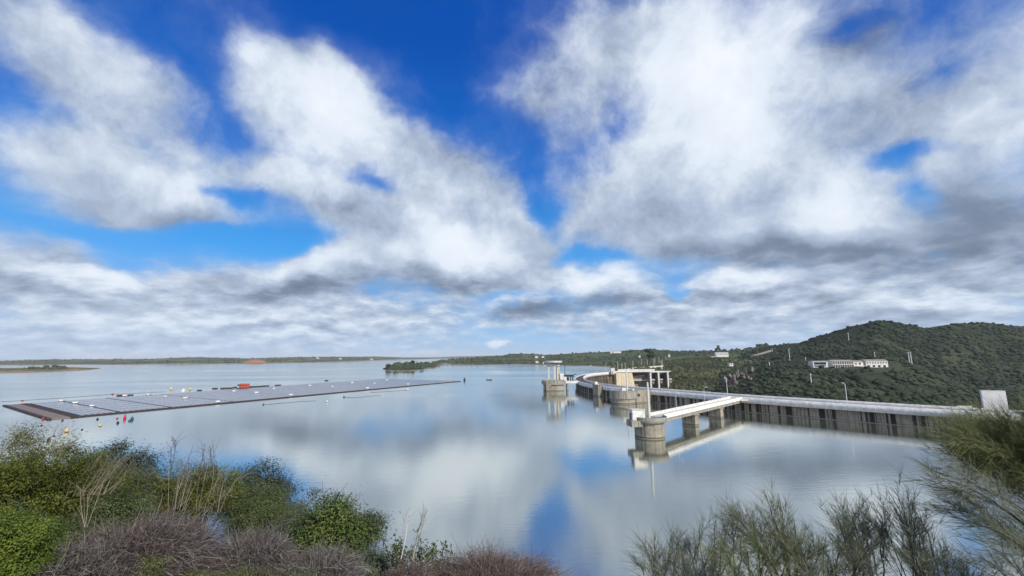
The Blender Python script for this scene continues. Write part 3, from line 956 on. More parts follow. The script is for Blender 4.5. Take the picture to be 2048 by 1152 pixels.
MB().box(1.603, 4.6, -2.4, 2, 0, 3.8).build('porch', M_white, o, 0.05)
MB().box(-2.4, 1.8, -2.2, 2.2, 7.403, 7.7).build('roof', M_pale, o)
o = thing('gantry_crane', 'dark steel gantry machinery on the footbridge by the far intake tower', 'crane', (fx + 16.5, fy + 1.5, 9.3))
MB().box(-4.5, 5.5, -1.2, 1.2, 4.6, 6.6).build('crane_beam', M_dark, o)
for x in (-3.6, -0.6, 2.2, 4.4):
    MB().box(x - 0.4, x + 0.4, -1.0, 1.0, 0, 4.597).build('leg', M_dark, o)
MB().bar((4.6, 0, 6.0), (8.2, 0, 7.6), 0.7).build('jib', M_dark, o)
MB().box(-2.6, 0.4, -0.7, 0.7, 1.2, 4.0).build('winch', M_dark, o)
o = thing('access_bridge', 'short white bridge between the far intake tower and the curved dam', 'bridge', (fx + 11.5, fy - 2.0, 0), math.atan2(1.5, 15))
Lb = 69.5 - (fx + 11.5) + 0.6
MB().box(0, Lb, -2.4, 2.4, 7.0, 8.0).build('deck', M_pale, o)
for sy in (-1, 1):
    y0, y1 = sorted((sy * 2.403, sy * 2.9))
    MB().box(0, Lb, y0, y1, 7.2, 9.6).build('parapet', M_white, o)
MB().box(2.2, 3.8, -2.2, 2.2, -12, 6.997).build('pier', M_pier, o)

# ------------------------------------------------------------------ spillway at the far end
E0 = AXL[-1]
sp = thing('spillway', 'far spillway block with tall piers painted white where sunlit and cream weathered wing wall', 'spillway')
ZT = 10.4


def pt(px, Y, z):
    Y = Y + 26.0; a = at(px, 750, Y); return (a[0], Y, z)


def wall(name, px0, Y0, px1, Y1, z0, z1, th, mat, parent, slant=0.0):
    """upright slab between two places, th thick away from the viewer; slant leans the right edge"""
    a = np.array(pt(px0, Y0, 0)[:2]); b = np.array(pt(px1, Y1, 0)[:2])
    e = (b - a) / np.linalg.norm(b - a); n = np.array([-e[1], e[0]])
    if n[1] < 0: n = -n
    mb = MB()
    q = [(a, z0), (b + e * slant, z0), (b, z1), (a, z1)]
    fr = [mb.bm.verts.new((p[0], p[1], z)) for p, z in q]
    bk = [mb.bm.verts.new((p[0] + n[0] * th, p[1] + n[1] * th, z)) for p, z in q]
    for i_ in range(4):
        j_ = (i_ + 1) % 4
        mb.bm.faces.new((fr[i_], fr[j_], bk[j_], bk[i_]))
    mb.bm.faces.new(fr); mb.bm.faces.new(bk[::-1])
    return mb.build(name, mat, parent)


wall('wing_wall', 1232.5, 664, 1264.5, 676, -30, 8.0, 8, M_cream, sp, slant=7.5)
wall('retaining_wall', 1219, 690, 1233.5, 668, -30, 7.6, 6, M_grey, sp)  # stretch in shade beside the wing wall, its darkness put in as grey
wall('gate_wall', 1263, 690, 1301.5, 690, -30, 9.2, 8, M_grey, sp)
wall('gate_wall', 1303.5, 697, 1316.5, 697, -30, 7.5, 6, M_grey, sp)
wall('gate_wall', 1319, 703, 1334.5, 703, -30, 7.5, 6, M_grey, sp)
wall('gate_beam', 1267, 684, 1301, 684, -5.2, -3.2, 4, M_pale, sp)
wall('gate', 1267, 688, 1292, 688, 1.0, 6.0, 1.4, M_wall, sp)
wall('gate', 1305, 695.5, 1315.5, 695.5, -4.0, 4.0, 1.2, M_dark, sp)
wall('gate', 1321, 701.5, 1333.0, 701.5, -4.0, 4.0, 1.2, M_dark, sp)
for px_, Y_ in ((1301.0, 672), (1317.0, 680), (1335.5, 688)):
    a = pt(px_, Y_, 0)
    MB().box(a[0] - 0.9, a[0] + 1.5, a[1], a[1] + 2.5, -30, 8.2).build('pier', M_white, sp, 0.06)  # sunlit front of the pier, put in as white
    MB().box(a[0] - 0.6, a[0] + 1.2, a[1] + 2.503, a[1] + 18, -30, 8.2).build('pier_wall', M_grey, sp)  # shaded flank of the same pier, put in as grey
    MB().box(a[0] + 1.503, a[0] + 7.0, a[1] + 0.6, a[1] + 6, -4.0, -2.0).build('bracket', M_pale, sp, 0.06)
    MB().poly_prism([(a[0] + 3.0, a[1] + 2), (a[0] + 6.6, a[1] + 2), (a[0] + 6.6, a[1] + 6), (a[0] + 3.0, a[1] + 6)], -9.0, -4.003, 0.6).build('trunnion', M_collar, sp)
wall('deck', 1218, 674, 1303, 686, 8.203, 9.0, 12, M_pale, sp)
wall('deck', 1302, 680, 1341, 690, 8.203, 9.2, 12, M_pale, sp)
wall('parapet', 1219, 672, 1274, 680, 9.003, 11.0, 0.8, M_white, sp)
wall('parapet', 1274, 680, 1342, 689, 9.203, 10.4, 0.8, M_white, sp)
wall('parapet', 1236, 712, 1310, 716, 9.0, 12.6, 0.8, M_white, sp)
a = pt(1221.5, 660, 0)
cb = thing('control_cabin', 'white flat roofed cabin on the crest at the left end of the spillway', 'cabin', (a[0] + 3, a[1], 7.6))
cbw = MB().box(-3.0, 3.0, -3, 3, 0, 8.6).build('wall', M_white, cb, 0.05)
MB().box(-3.25, 3.25, -3.25, 3.25, 8.603, 9.0).build('roof', M_pale, cb)
MB().box(-3.06, -3.0, -1.5, 0.8, 0.3, 4.6).build('door', M_dark, cbw)
MB().box(-1.9, -0.6, -3.06, -3.0, 0.3, 3.6).build('door', M_dark, cbw)

# ------------------------------------------------------------------ right end of the crest
wx0 = AXL[6]
e = thing('crest_terrace', 'paved concrete terrace at the right end of the dam crest', 'terrace', (AXL[3][0], AXL[3][1], 0), 0)
ta, tb = on(1943, 836, 7.6), on(2110, 845, 7.6)
fr = np.array([ta[:2], tb[:2]])
ex_ = (fr[1] - fr[0]) / np.linalg.norm(fr[1] - fr[0]); ny_ = np.array([-ex_[1], ex_[0]])
rzT = math.atan2(ex_[1], ex_[0])
e.location = (ta[0], ta[1], 0); e.rotation_euler = (0, 0, rzT)
MB().box(0, 60, 0, 26, -14, 7.5).build('retaining_wall', M_wall, e, 0.06)
MB().box(0.4, 60, 0.4, 25.6, 7.503, 7.6).build('paving', simple('terrace_paving', (0.42, 0.36, 0.29), (0.33, 0.29, 0.24), 0.5, 0.9, 0.2), e)
MB().box(0, 0.6, -0.02, 9, 7.503, 10.0).build('end_wall', M_white, e, 0.03)
MB().box(0, 60, -0.25, 0.4, 7.0, 7.497).build('edge_beam', M_pale, e)
for k, (px_, py_, nm) in enumerate(((1955, 823, 'left'), (1977, 825, 'right'))):
    a = on(px_, py_ + 4, 7.6)
    o = thing('bollard', ('square white bollard next to the end wall of the crest parapet', 'square white bollard standing alone in front of the white slab')[k], 'bollard', (a[0], a[1], 7.6), rzT, 'white bollards on the terrace')
    MB().box(-0.42, 0.42, -0.42, 0.42, 0, 2.0).build('post', M_white, o, 0.03)
    MB().box(-0.47, 0.47, -0.47, 0.47, 2.003, 2.12).build('cap', M_pale if k == 0 else M_dark, o)
mid = on(1992, 823.0, 7.6); wS = 8.9
o = thing('slab_block', 'large blank white slab standing upright at the right end of dam crest', 'monument', (mid[0] + 1.4, mid[1] + 1.3, 7.6), R(-25))
MB().box(-wS / 2, wS / 2, -0.7, 0.9, 0.5, 10.0).build('slab', simple('white_render', (0.80, 0.80, 0.79), (0.68, 0.68, 0.67), 0.3, 0.7, 0.2), o, 0.06)
MB().box(-wS / 2 - 0.6, wS / 2 + 0.6, -1.2, 1.4, 0, 0.497).build('plinth', M_pale, o)
MB().box(-wS / 2 - 0.08, wS / 2 + 0.08, -0.78, 0.98, 10.003, 10.15).build('coping', M_pale, o)
a = on(1931, 818, 9.3); b = on(1961, 818, 9.3)
wall_o = thing('boundary_wall', 'low white wall running from the crest parapet to the blank slab', 'wall', ((a[0] + b[0]) / 2, (a[1] + b[1]) / 2 + 4, 7.6), math.atan2(b[1] - a[1], b[0] - a[0]))
hw_ = np.linalg.norm(b - a) / 2
MB().box(-hw_, hw_, -0.3, 0.3, 0, 2.6).build('wall', M_white, wall_o)
MB().box(-hw_ - 0.1, hw_ + 0.1, -0.4, 0.4, 2.603, 2.8).build('coping', M_pale, wall_o)


# ------------------------------------------------------------------ lamps
def lamp(base, top_z, arm, label, thick=0.17, group='street lamps along the crest', head=None):
    h = top_z - base[2]
    t = thing('street_lamp', label, 'lamp', tuple(base), group=group)
    ax, ay = arm
    MB().tube([(0, 0, 0), (0, 0, h * 0.5), (0, 0, h - 0.7), (ax * 0.25, ay * 0.25, h - 0.15), (ax * 0.6, ay * 0.6, h)], [thick, thick * 0.85, thick * 0.7, thick * 0.6, thick * 0.55], 8).build('pole', M_lamp, t)
    MB().box(ax * 0.6 - 0.25, ax * 0.6 + 0.25, ay * 0.6 - 0.25, ay * 0.6 + 0.25, h - 0.14, h + 0.12).bar((ax * 0.55, ay * 0.55, h), (ax, ay, h + 0.06), 0.42, 0.22).build('lamp_head', M_lamp, t)
    MB().box(-0.3, 0.3, -0.3, 0.3, 0, 0.25).build('base', M_pale, t)
    return t


for px_, py_, off, arm, lab, gr in (
        (1694, 801, 10.0, (-1.6, 0.4), 'tall lamp post leaning over the crest in front of the dark scrub hill', None),
        (1455, 787, 10.0, (-1.6, 0.4), 'tall hooked lamp post behind the point where the bridge meets the crest', None)):
    k = int(np.argmin(np.abs(np.array([proj(x, y, 8)[0] for x, y in AXL]) - px_)[:110]))
    p = AXL[k] + AXN[k] * off
    pl = at(px_, py_, p[1])
    p = np.array([pl[0], p[1]])
    lamp((p[0], p[1], 8.21), 8.21 + (11.8 if px_ > 1600 else 12.4), arm, lab, 0.2)
for q, arm, lab in ((0.30, (2.0, -0.3), 'thin lamp with straight arm on the bridge, nearer the intake tower'), (0.62, (1.9, -0.3), 'thin lamp with straight arm on the bridge, nearer the dam crest')):
    p = np.array([tx, ty]) + BD * (BL * q) + np.array([-BD[1], BD[0]]) * 2.95
    lamp((p[0], p[1], 8.0), 8.0 + (8.6 if q < 0.5 else 9.6), arm, lab, 0.10, 'lamps on the access bridge')
# ------------------------------------------------------------------ woods and scrub
def crown_templates(n, sub, amp, seed):
    out = []
    for k in range(n):
        bm = bmesh.new()
        bmesh.ops.create_icosphere(bm, subdivisions=sub, radius=1.0)
        r = np.random.default_rng(seed + k)
        off = r.uniform(-50, 50, 3)
        for v in bm.verts:
            q = Vector(v.co) * 1.7 + Vector(off)
            q2 = Vector(v.co) * 4.1 + Vector(off)
            v.co *= 1.0 + amp * mnoise.noise(q) + 0.55 * amp * mnoise.noise(q2)
        V = np.array([v.co[:] for v in bm.verts]); F = np.array([[v.index for v in f.verts] for f in bm.faces])
        bm.free()
        out.append((V, F))
    return out


T1 = crown_templates(10, 1, 0.62, 100)
T2 = crown_templates(8, 2, 0.62, 300)


def scatter(S, n, seed, keep=None, rows=None):
    """n random places on a lofted grid, evenly per visible area"""
    r = np.random.default_rng(seed)
    a, b, _ = S.shape
    P = S[:-1, :-1]; U = S[:-1, 1:] - P; Vv = S[1:, :-1] - P
    ar = np.linalg.norm(np.cross(U, Vv), axis=-1)
    if rows: 
        m = np.zeros(a - 1, bool); m[rows[0]:rows[1]] = True
        ar = ar * m[:, None]
    # perspective: near ground shows larger
    d2 = (P[..., 0] ** 2 + P[..., 1] ** 2)
    ar = ar / d2 ** 0.6
    c = np.cumsum(ar.ravel()); c /= c[-1]
    i = np.searchsorted(c, r.random(n))
    iu, iv = i // (b - 1), i % (b - 1)
    s, t = r.random(n)[:, None], r.random(n)[:, None]
    Q = P[iu, iv] + U[iu, iv] * s + Vv[iu, iv] * t
    if keep is not None:
        Q = Q[keep(Q, r)]
    return Q


def woods(name, Q, rmin, rmax, mat, seed, label=None, cat=None, tpl=None, flat=0.8, kind='stuff', tint_shift=0.0):
    flat = flat * 0.85
    r = np.random.default_rng(seed)
    tpl = tpl or T1
    n = len(Q)
    rad = r.uniform(0, 1, n) ** 2.0 * (rmax - rmin) + rmin
    k = r.integers(0, len(tpl), n)
    Vs, Fs, Ts = [], [], []
    base = 0
    patch = np.clip(0.5 + 0.95 * fbm(Q[:, 0], Q[:, 1], 70, 4, seed), 0, 1)
    rad *= 0.65 + 0.7 * np.clip(0.5 + 0.9 * fbm(Q[:, 0], Q[:, 1], 40, 3, seed + 9), 0, 1)
    for i in range(n):
        V, F = tpl[k[i]]
        a = r.uniform(0, 6.28); c, s = math.cos(a), math.sin(a)
        sx, sy = r.uniform(0.85, 1.25, 2)
        W_ = np.empty_like(V)
        W_[:, 0] = (V[:, 0] * c - V[:, 1] * s) * rad[i] * sx + Q[i, 0]
        W_[:, 1] = (V[:, 0] * s + V[:, 1] * c) * rad[i] * sy + Q[i, 1]
        W_[:, 2] = V[:, 2] * rad[i] * flat * r.uniform(0.8, 1.2) + Q[i, 2] + rad[i] * flat * 0.55
        Vs.append(W_); Fs.append(F + base); base += len(V)
        Ts.append(np.full(len(V), np.clip(0.68 * patch[i] + 0.36 * r.random() + tint_shift, 0, 1)))
    o = np_mesh(name, np.concatenate(Vs), np.concatenate(Fs), mat, smooth=True, tint=np.concatenate(Ts))
    return tag(o, label, cat, kind=kind)


def crown_mat(name, dark, mid, light, bs=0.6):
    m = leaf_mat(name, dark, mid, light, trans=0.0, rough=0.9)
    N = NT(m.node_tree)
    b = next(n for n in N.n if n.type == 'BSDF_PRINCIPLED')
    old = b.inputs['Base Color'].links[0].from_socket
    n2 = N.noise(N.pos(), bs, 4.0, 0.7)
    N.put(b.inputs['Base Color'], N.mix(N.step(n2, 0.40, 0.66), old, N.mix(0.55, old, light)))
    N.put(b.inputs['Normal'], N.bump(n2, 1.0, 1.2))
    return m


M_scrub = crown_mat('hill_scrub_leaves', (0.011, 0.021, 0.013), (0.022, 0.035, 0.019), (0.050, 0.066, 0.034))  # leaf tones also darkened to stand for cloud shadow on the hill
M_wood = crown_mat('far_wood_leaves', (0.020, 0.032, 0.018), (0.034, 0.050, 0.024), (0.060, 0.082, 0.034), 0.25)
M_olive = crown_mat('slope_scrub_leaves', (0.030, 0.040, 0.018), (0.060, 0.072, 0.030), (0.120, 0.125, 0.055))


def px_of(Q):
    v = (Q - EYE) @ CMN
    return 1024 + FPX * v[:, 0] / -v[:, 2], 576 - FPX * v[:, 1] / -v[:, 2]


def hill_keep(Q, r):
    x, y = px_of(Q)
    k = np.ones(len(Q), bool)
    k &= ~((x > 1618) & (x < 1800) & (y > 714) & (y < 742) & (np.hypot(Q[:, 0], Q[:, 1]) < 860) & (r.random(len(Q)) < 0.9))     # round the building
    bare = fbm(Q[:, 0], Q[:, 1], 45, 3, 77)
    k &= (bare < 0.18) | (r.random(len(Q)) < 0.22)
    k &= ~((x > 1728) & (x < 1772) & (y > 743) & (y < 762) & (np.hypot(Q[:, 0], Q[:, 1]) < 860))       # pale bare patch below it
    k &= ~((x > 1466) & (x < 1506) & (y > 735) & (r.random(len(Q)) < 0.8))          # rocky gully
    k &= ~track_mask(x, y)
    return k


def track_mask(x, y):
    ty_ = np.interp(x, [1455, 1480, 1505, 1540, 1560], [732, 722, 713, 704, 700])
    return (x > 1470) & (x < 1548) & (np.abs(y - ty_) < 2.6)


woods('hill_scrub', scatter(GB, 26000, 21, hill_keep), 1.0, 4.4, M_scrub, 31, 'dense dark green scrub covering the big rounded hill on the right', 'scrub')
woods('shoulder_scrub', scatter(GA, 10500, 22, hill_keep), 0.7, 3.6, M_scrub, 32, 'dense green scrub on the nearer shoulder below the long white building', 'scrub', tpl=T2, tint_shift=0.06)
woods('gorge_scrub', scatter(GC, 7500, 23, lambda Q, r: hill_keep(Q, r) & ((fbm(Q[:, 0], Q[:, 1], 30, 3, 5) < 0.25) | (r.random(len(Q)) < 0.4))), 0.9, 3.8, M_olive, 33, 'olive and brown scrub on the slope beside the far spillway', 'scrub', tint_shift=-0.05)


def plateau_keep(Q, r):
    x, y = px_of(Q)
    d = fbm(Q[:, 0], Q[:, 1], 160, 4, 3)
    dark = ((x > 1080) & (x < 1340) & (y > 712) & (y < 724)) | ((x > 1250) & (x < 1600) & (y < 712)) | ((x > 785) & (x < 900) & (y > 725)) | ((x > 880) & (x < 1085) & (r.random(len(Q)) < 0.35))
    return (Q[:, 2] > 1.6) & (((d > 0.12) & (r.random(len(Q)) < 0.5)) | (dark & (r.random(len(Q)) < np.where(x < 905, 0.45, 0.9))) | (r.random(len(Q)) < 0.06))


woods('plateau_wood', scatter(GE, 9500, 24, plateau_keep), 2.2, 8.0, M_wood, 34, 'mixed dark woodland scattered over the low plateau behind the dam', 'woodland', flat=0.95)


def far_keep(Q, r):
    d = fbm(Q[:, 0], Q[:, 1], 420, 4, 8)
    return (Q[:, 2] > 3.5) & (((d > -0.02) & (r.random(len(Q)) < 0.6)) | (r.random(len(Q)) < 0.05))


woods('far_wood', scatter(GF, 6500, 25, far_keep), 3.5, 9.0, M_wood, 35, 'thin woodland on the low hills along the far left shore', 'woodland', flat=0.7)
woods('shore_wood', scatter(GG, 900, 26, lambda Q, r: (Q[:, 2] > 1.3) & (((lambda x: ((x > 72) & (x < 152)))(px_of(Q)[0])) | (r.random(len(Q)) < 0.16))), 3.0, 9.0, M_wood, 36, 'dark trees on the low ochre point at the left edge', 'woodland', flat=0.9)

# single trees one can tell apart
def lone_tree(name, label, P, h, r_, seed, mat=M_wood, group=None):
    t = thing(name, label, 'tree', tuple(P), group=group)
    MB().tube([(0, 0, -1.0), (0.1, 0, h * 0.3), (0.2, 0.1, h * 0.6)], [h * 0.035, h * 0.028, h * 0.015], 7).build('trunk', simple('bark_%d' % seed, (0.10, 0.08, 0.06)), t)
    rr = np.random.default_rng(seed)
    Vs, Fs, Ts, b0 = [], [], [], 0
    for k in range(16):
        V, F = T2[rr.integers(0, 8)]
        a = rr.uniform(0, 6.28); q = rr.uniform(0, 0.75) * r_
        c = np.array([q * math.cos(a), q * math.sin(a), h * rr.uniform(0.35, 0.9)])
        s = r_ * rr.uniform(0.3, 0.55) * (1.15 - 0.5 * c[2] / h)
        Vs.append(V * s * (1, 1, 0.85) + c); Fs.append(F + b0); b0 += len(V); Ts.append(np.full(len(V), rr.random() * 0.6))
    np_mesh('crown', np.concatenate(Vs), np.concatenate(Fs), mat, t, True, tint=np.concatenate(Ts))
    return t


def ground_on(S, px, py):
    """grid point of a lofted strip that shows nearest to a place in the picture"""
    x, y = px_of(S.reshape(-1, 3))
    return S.reshape(-1, 3)[int(np.argmin((x - px) ** 2 + (y - py) ** 2))]


P = at(1300, 722, 900); lone_tree('broadleaf_tree', 'large dark round tree above the spillway deck', P, 26, 10, 61)
for k, (px_, py_, S_, h_, r_, lab) in enumerate((
        (826, 729.5, GE, 15, 8, 'single dark round tree on top of the wooded point'),
        (776, 733.5, GE, 10, 6, 'small dark tree at the left tip of the wooded point'),
        (943, 721, GE, 17, 10, 'dark tree on the grassy rise right of the wooded point'),
        (1436, 704, GE, 30, 12, 'tall dark tree standing on the skyline above the white shed'))):
    lone_tree('broadleaf_tree', lab, ground_on(S_, px_, py_), h_, r_, 70 + k)

# ------------------------------------------------------------------ bare earth, track, rock
def drape(name, S, pts, mat, lift=0.6, halfw=2.2, kind='structure'):
    """ribbon lying on a lofted strip along a traced line"""
    C = np.array([ground_on(S, a, b) for a, b in pts])
    C, _ = smooth_line(C, 40)
    d = np.gradient(C[:, :2], axis=0); d /= np.linalg.norm(d, axis=1)[:, None] + 1e-9
    n = np.stack([d[:, 1], -d[:, 0]], 1)
    V = np.zeros((len(C), 4, 3))
    for j, (o_, z_) in enumerate(((-halfw - 1, -2.5), (-halfw, lift), (halfw, lift), (halfw + 1, -2.5))):
        V[:, j, :2] = C[:, :2] + n * o_; V[:, j, 2] = C[:, 2] + z_
    idx = np.arange(len(C) * 4).reshape(-1, 4)
    F = np.stack([idx[:-1, :-1], idx[:-1, 1:], idx[1:, 1:], idx[1:, :-1]], -1).reshape(-1, 4)
    return tag(np_mesh(name, V.reshape(-1, 3), F, mat), kind=kind)


M_track = simple('pale_track_dirt', (0.34, 0.31, 0.25), (0.26, 0.24, 0.19), 0.2, 0.95, 0.1)
drape('track', GB, [(1476, 722), (1490, 718), (1505, 713), (1522, 709), (1542, 703)], M_track, 4.0, 6.0)
drape('track', GA, [(1770, 735), (1790, 734), (1812, 737), (1838, 746)], M_track, 2.2, 2.6)
M_earth = simple('orange_cut_earth', (0.42, 0.20, 0.11), (0.30, 0.14, 0.08), 0.02, 0.95, 0.1)
eP = [(487, 727.0), (500, 727.2), (520, 726.6), (534, 726.2)]
E0_ = [(a, b, on(a, b, 0.5)[1] - 3) for a, b in eP]
E1_ = [(487, 724), (497, 720.5), (506, 718.6), (515, 718.8), (527, 721), (534, 724.5)]
E1_ = [(a, b, yb(a, E0_) + 260) for a, b in E1_]
loft('earth_cut', [E0_, E1_], M_earth, 60, 14, 1.0, 3)
M_rock = simple('gully_rock', (0.24, 0.21, 0.17), (0.12, 0.105, 0.085), 0.25, 0.95, 0.1, bump=0.5)
for k, (cx_, cy_, Y_, n_, lab) in enumerate(((1466, 778, 585, 22, 'pale rock outcrop left of the gully behind the crest'), (1497, 768, 590, 20, 'pale rock outcrop right of the gully behind the crest'), (1482, 762, 640, 18, 'brown rocks in the throat of the gully'))):
    rr = np.random.default_rng(500 + k); Vs, Fs, b0 = [], [], 0
    c0 = at(cx_, cy_, Y_)
    for j in range(n_):
        V, F = T2[rr.integers(0, 8)]
        c = c0 + rr.normal(0, 1, 3) * (4.0, 5, 9)
        Vs.append(V * rr.uniform(1.2, 3.6, 3) * (0.8, 1, 1.7) + c); Fs.append(F + b0); b0 += len(V)
    tag(np_mesh('rock_outcrop', np.concatenate(Vs), np.concatenate(Fs), M_rock, tint=None), lab, 'rock', 'rock outcrops in the gully')

# ------------------------------------------------------------------ buildings
M_tile = simple('pale_roof_tiles', (0.36, 0.31, 0.27), (0.28, 0.24, 0.21), 1.0, 0.85, 0.2)
M_blue = simple('blue_grey_panel', (0.16, 0.24, 0.36), (0.12, 0.18, 0.28), 0.5, 0.6, 0.3)


def block(root, x0, x1, y0, y1, z0, z1, roof=1.6, wins=(), mat=M_white, roofm=M_tile):
    wl_ = MB().box(x0, x1, y0, y1, z0, z1).build('wall', mat, root)
    mb = MB(); zb = z1 + 0.003
    q = [(x0 - 0.5, y0 - 0.7), (x1 + 0.5, y0 - 0.7), (x1 + 0.5, y1 + 0.7), (x0 - 0.5, y1 + 0.7)]
    ym = (y0 + y1) / 2
    lo = [mb.bm.verts.new((x, y, zb)) for x, y in q]
    r0 = mb.bm.verts.new((x0 - 0.5, ym, zb + roof)); r1 = mb.bm.verts.new((x1 + 0.5, ym, zb + roof))
    mb.bm.faces.new((lo[0], lo[1], r1, r0)); mb.bm.faces.new((lo[2], lo[3], r0, r1))
    mb.bm.faces.new((lo[3], lo[0], r0)); mb.bm.faces.new((lo[1], lo[2], r1)); mb.bm.faces.new(lo[::-1])
    mb.build('roof', roofm, root)
    for (a, b, c, d, nm) in wins:
        MB().box(a, b, y0 - 0.06, y0 - 0.003, c, d).build(nm, M_glass, wl_)


A = at(1630, 736, 590); Bq = at(1772, 736, 590)
lw = (Bq[0] - A[0]) / 142.0                        # metres per picture unit along the row
zg = A[2]
bl = thing('long_building', 'long white inn with balconies and tiled roofs on the scrub hillside', 'building', (A[0], 590, zg), R(-1.5))
X = lambda px: (px - 1630) * lw
block(bl, X(1627), X(1656), 0, 10, 0.5, 8.6, 0.8, [(X(1629), X(1653), 4.6, 7.6, 'window'), (X(1631), X(1640), 1.2, 3.6, 'window')], M_white, M_pale)
MB().box(X(1629), X(1652), -0.35, -0.063, 2.0, 4.2).build('blue_panel', M_blue, bl)
MB().box(X(1656.2), X(1663), 3, 10, 0, 6).build('link_wall', M_white, bl)
w_ = []
for k in range(9):
    a = X(1665.5 + k * 4.5)
    w_ += [(a, a + 2.3, 5.4, 8.4, 'window'), (a + 0.2, a + 2.3, 0.6, 3.6, 'window')]
block(bl, X(1663.5), X(1706), 0, 11, -1.5, 9.4, 1.4, w_)
bal = MB().box(X(1663.7), X(1706), -2.3, -0.07, 4.2, 4.9).build('balcony', M_white, bl)
for k in range(10):
    a = X(1664.3 + k * 4.5)
    MB().box(a - 0.25, a + 0.25, -2.2, -0.1, -1.5, 9.3).build('balcony_fin', M_white, bal)
MB().box(X(1706.3), X(1731), -1, 9, -4.5, 3.0).build('terrace_wall', M_pale, bl)
block(bl, X(1709), X(1728), 2, 11, 3.003, 8.2, 1.6, [(X(1712), X(1715), 4.2, 6.6, 'window'), (X(1719), X(1723), 4.2, 6.6, 'window')])
w_ = []
for k in range(8):
    a = X(1733 + k * 5.2)
    w_ += [(a, a + 1.6, 5.6, 7.4, 'window')]
    if k % 2 == 0: w_ += [(a, a + 3.4, 0.8, 3.4, 'window')]
block(bl, X(1731.3), X(1774), 0, 12, -1.5, 9.2, 1.8, w_)


def house(px, py, wpx, h, Y, label, group=None, S=None, roofm=M_tile, d=8):
    c = at(px, py, Y) if S is None else ground_on(S, px, py)
    w = wpx / FPX * np.hypot(c[0], c[1]) * 0.95
    t = thing('house', label, 'house', (c[0], c[1], c[2]), R(random.uniform(-8, 8)), group)
    n = max(1, int(w / 5))
    block(t, -w / 2, w / 2, -d / 2, d / 2, -3.0, h, h * 0.18, [(-w / 2 + (k + 0.3) * w / n, -w / 2 + (k + 0.6) * w / n, h * 0.4, h * 0.75, 'window') for k in range(n)], M_white, roofm)
    return t


house(1443, 712, 23, 8.5, 1240, 'long white shed with flat pale roof standing below the skyline trees', None, None, M_white, 10)
house(1426, 715.5, 11, 4, 1150, 'small low white shed left of the long white shed')
house(1461, 731.5, 7, 5, 860, 'tiny white hut half hidden in scrub above the gully')
house(1222.5, 705.5, 4, 16, 1850, 'tall narrow white house on the wooded skyline')
house(1234, 705, 16, 7, 1900, 'long pale house row beside the tall narrow white house on the skyline')
house(1073, 714.5, 6, 6, 2050, 'white house left of a pair on the bare rise behind the far intake tower')
house(1086, 714.5, 5, 6, 2050, 'white house right of a pair on the bare rise behind the far intake tower')
house(1074, 724.5, 6, 5, 1900, 'low white boathouse near the shore behind the far intake tower')
house(1279, 713.5, 3, 5, 1500, 'tiny white house left of the large dark round tree')
house(1338, 712.5, 3, 6, 1400, 'tiny white house right of the large dark round tree')
house(636, 718, 5, 12, None, 'white farmhouse on the far left shore, left of two', None, GF)
house(682, 718.5, 5, 10, None, 'white farmhouse on the far left shore, right of two', None, GF)
house(744, 719.5, 6, 8, None, 'pale low farmhouse near the tip of the far left shore', None, GF)
house(1791, 731, 6, 3.5, 640, 'small white outbuilding right of the long white inn')
house(1622, 731, 6, 3, 650, 'low white outbuilding at the left end of the long inn')

# ------------------------------------------------------------------ posts on the hill
def hill_post(px, top, bot, Y, label, lean=0.0, w=0.55):
    p = at(px, bot, Y); q = at(px, top, Y)
    h = q[2] - p[2]
    t = thing('power_pole', label, 'pole', (p[0], p[1], p[2]), group='concrete poles on the scrub hill')
    MB().poly_prism([(-w, -w * 0.7), (w, -w * 0.7), (w, w * 0.7), (-w, w * 0.7)], -3.0, h, 0.6).build('post', M_post, t)
    MB().box(-1.3, 1.3, -0.15, 0.15, h - 1.2, h - 0.85).build('crossarm', M_steel, t)
    return t


for px_, a_, b_, Y_, lab in ((1699, 665, 690, 850, 'tallest concrete pole, high on the bare shoulder of the scrub hill'),
                             (1579, 697, 713, 830, 'concrete pole on the upper left of the scrub hill'),
                             (1540.5, 724, 742, 640, 'concrete pole low on the left flank of the scrub hill'),
                             (1624, 747, 776, 470, 'near concrete pole in the scrub just above the crest parapet'),
                             (1751, 704, 722, 690, 'thin pole behind the roof of the long white inn'),
                             (1819, 704, 724, 640, 'left pole of the twin poles on the scrub hill'),
                             (1823.5, 704, 724, 642, 'right pole of the twin poles on the scrub hill'),
                             (1612, 714, 724, 760, 'short pole left of the long white inn'),
                             (1580, 718, 727, 700, 'short faint pole below the upper left pole'),
                             (1545, 697, 706, 1000, 'pole at the top end of the pale dirt track')):
    hill_post(px_, a_, b_, Y_, lab)

# lamps and posts beyond the spillway
for k, (px_, a_, b_, Y_) in enumerate(((1236, 724, 740, 705), (1244, 728, 737, 800), (1250.5, 727, 736, 820), (1266, 722, 733, 860), (1283, 719, 730, 900), (1289, 718, 729, 910), (1295, 720, 730, 930),
                                       (1308, 719, 730, 900), (1323, 722, 736, 740), (1325, 720, 734, 780), (1310, 716, 726, 980), (1318, 714, 724, 1000), (1212, 727, 737, 900), (1332, 712, 720, 1100))):
    p = at(px_, b_, Y_); q = at(px_, a_, Y_)
    h = q[2] - p[2]
    nm = ('tallest', 'second', 'third', 'fourth', 'fifth', 'sixth', 'seventh', 'eighth')
    t = thing('street_lamp', 'thin pale lamp post on the road beyond the far spillway', 'lamp', (p[0], p[1], p[2]), group='far lamp posts beyond the spillway')
    MB().tube([(0, 0, -4), (0, 0, h * 0.6), (0, 0, h)], [0.28, 0.24, 0.2], 6).build('pole', M_lamp, t)
    MB().bar((-1.4, 0, h), (1.4, 0, h), 0.4, 0.25).build('lamp_head', M_lamp, t)
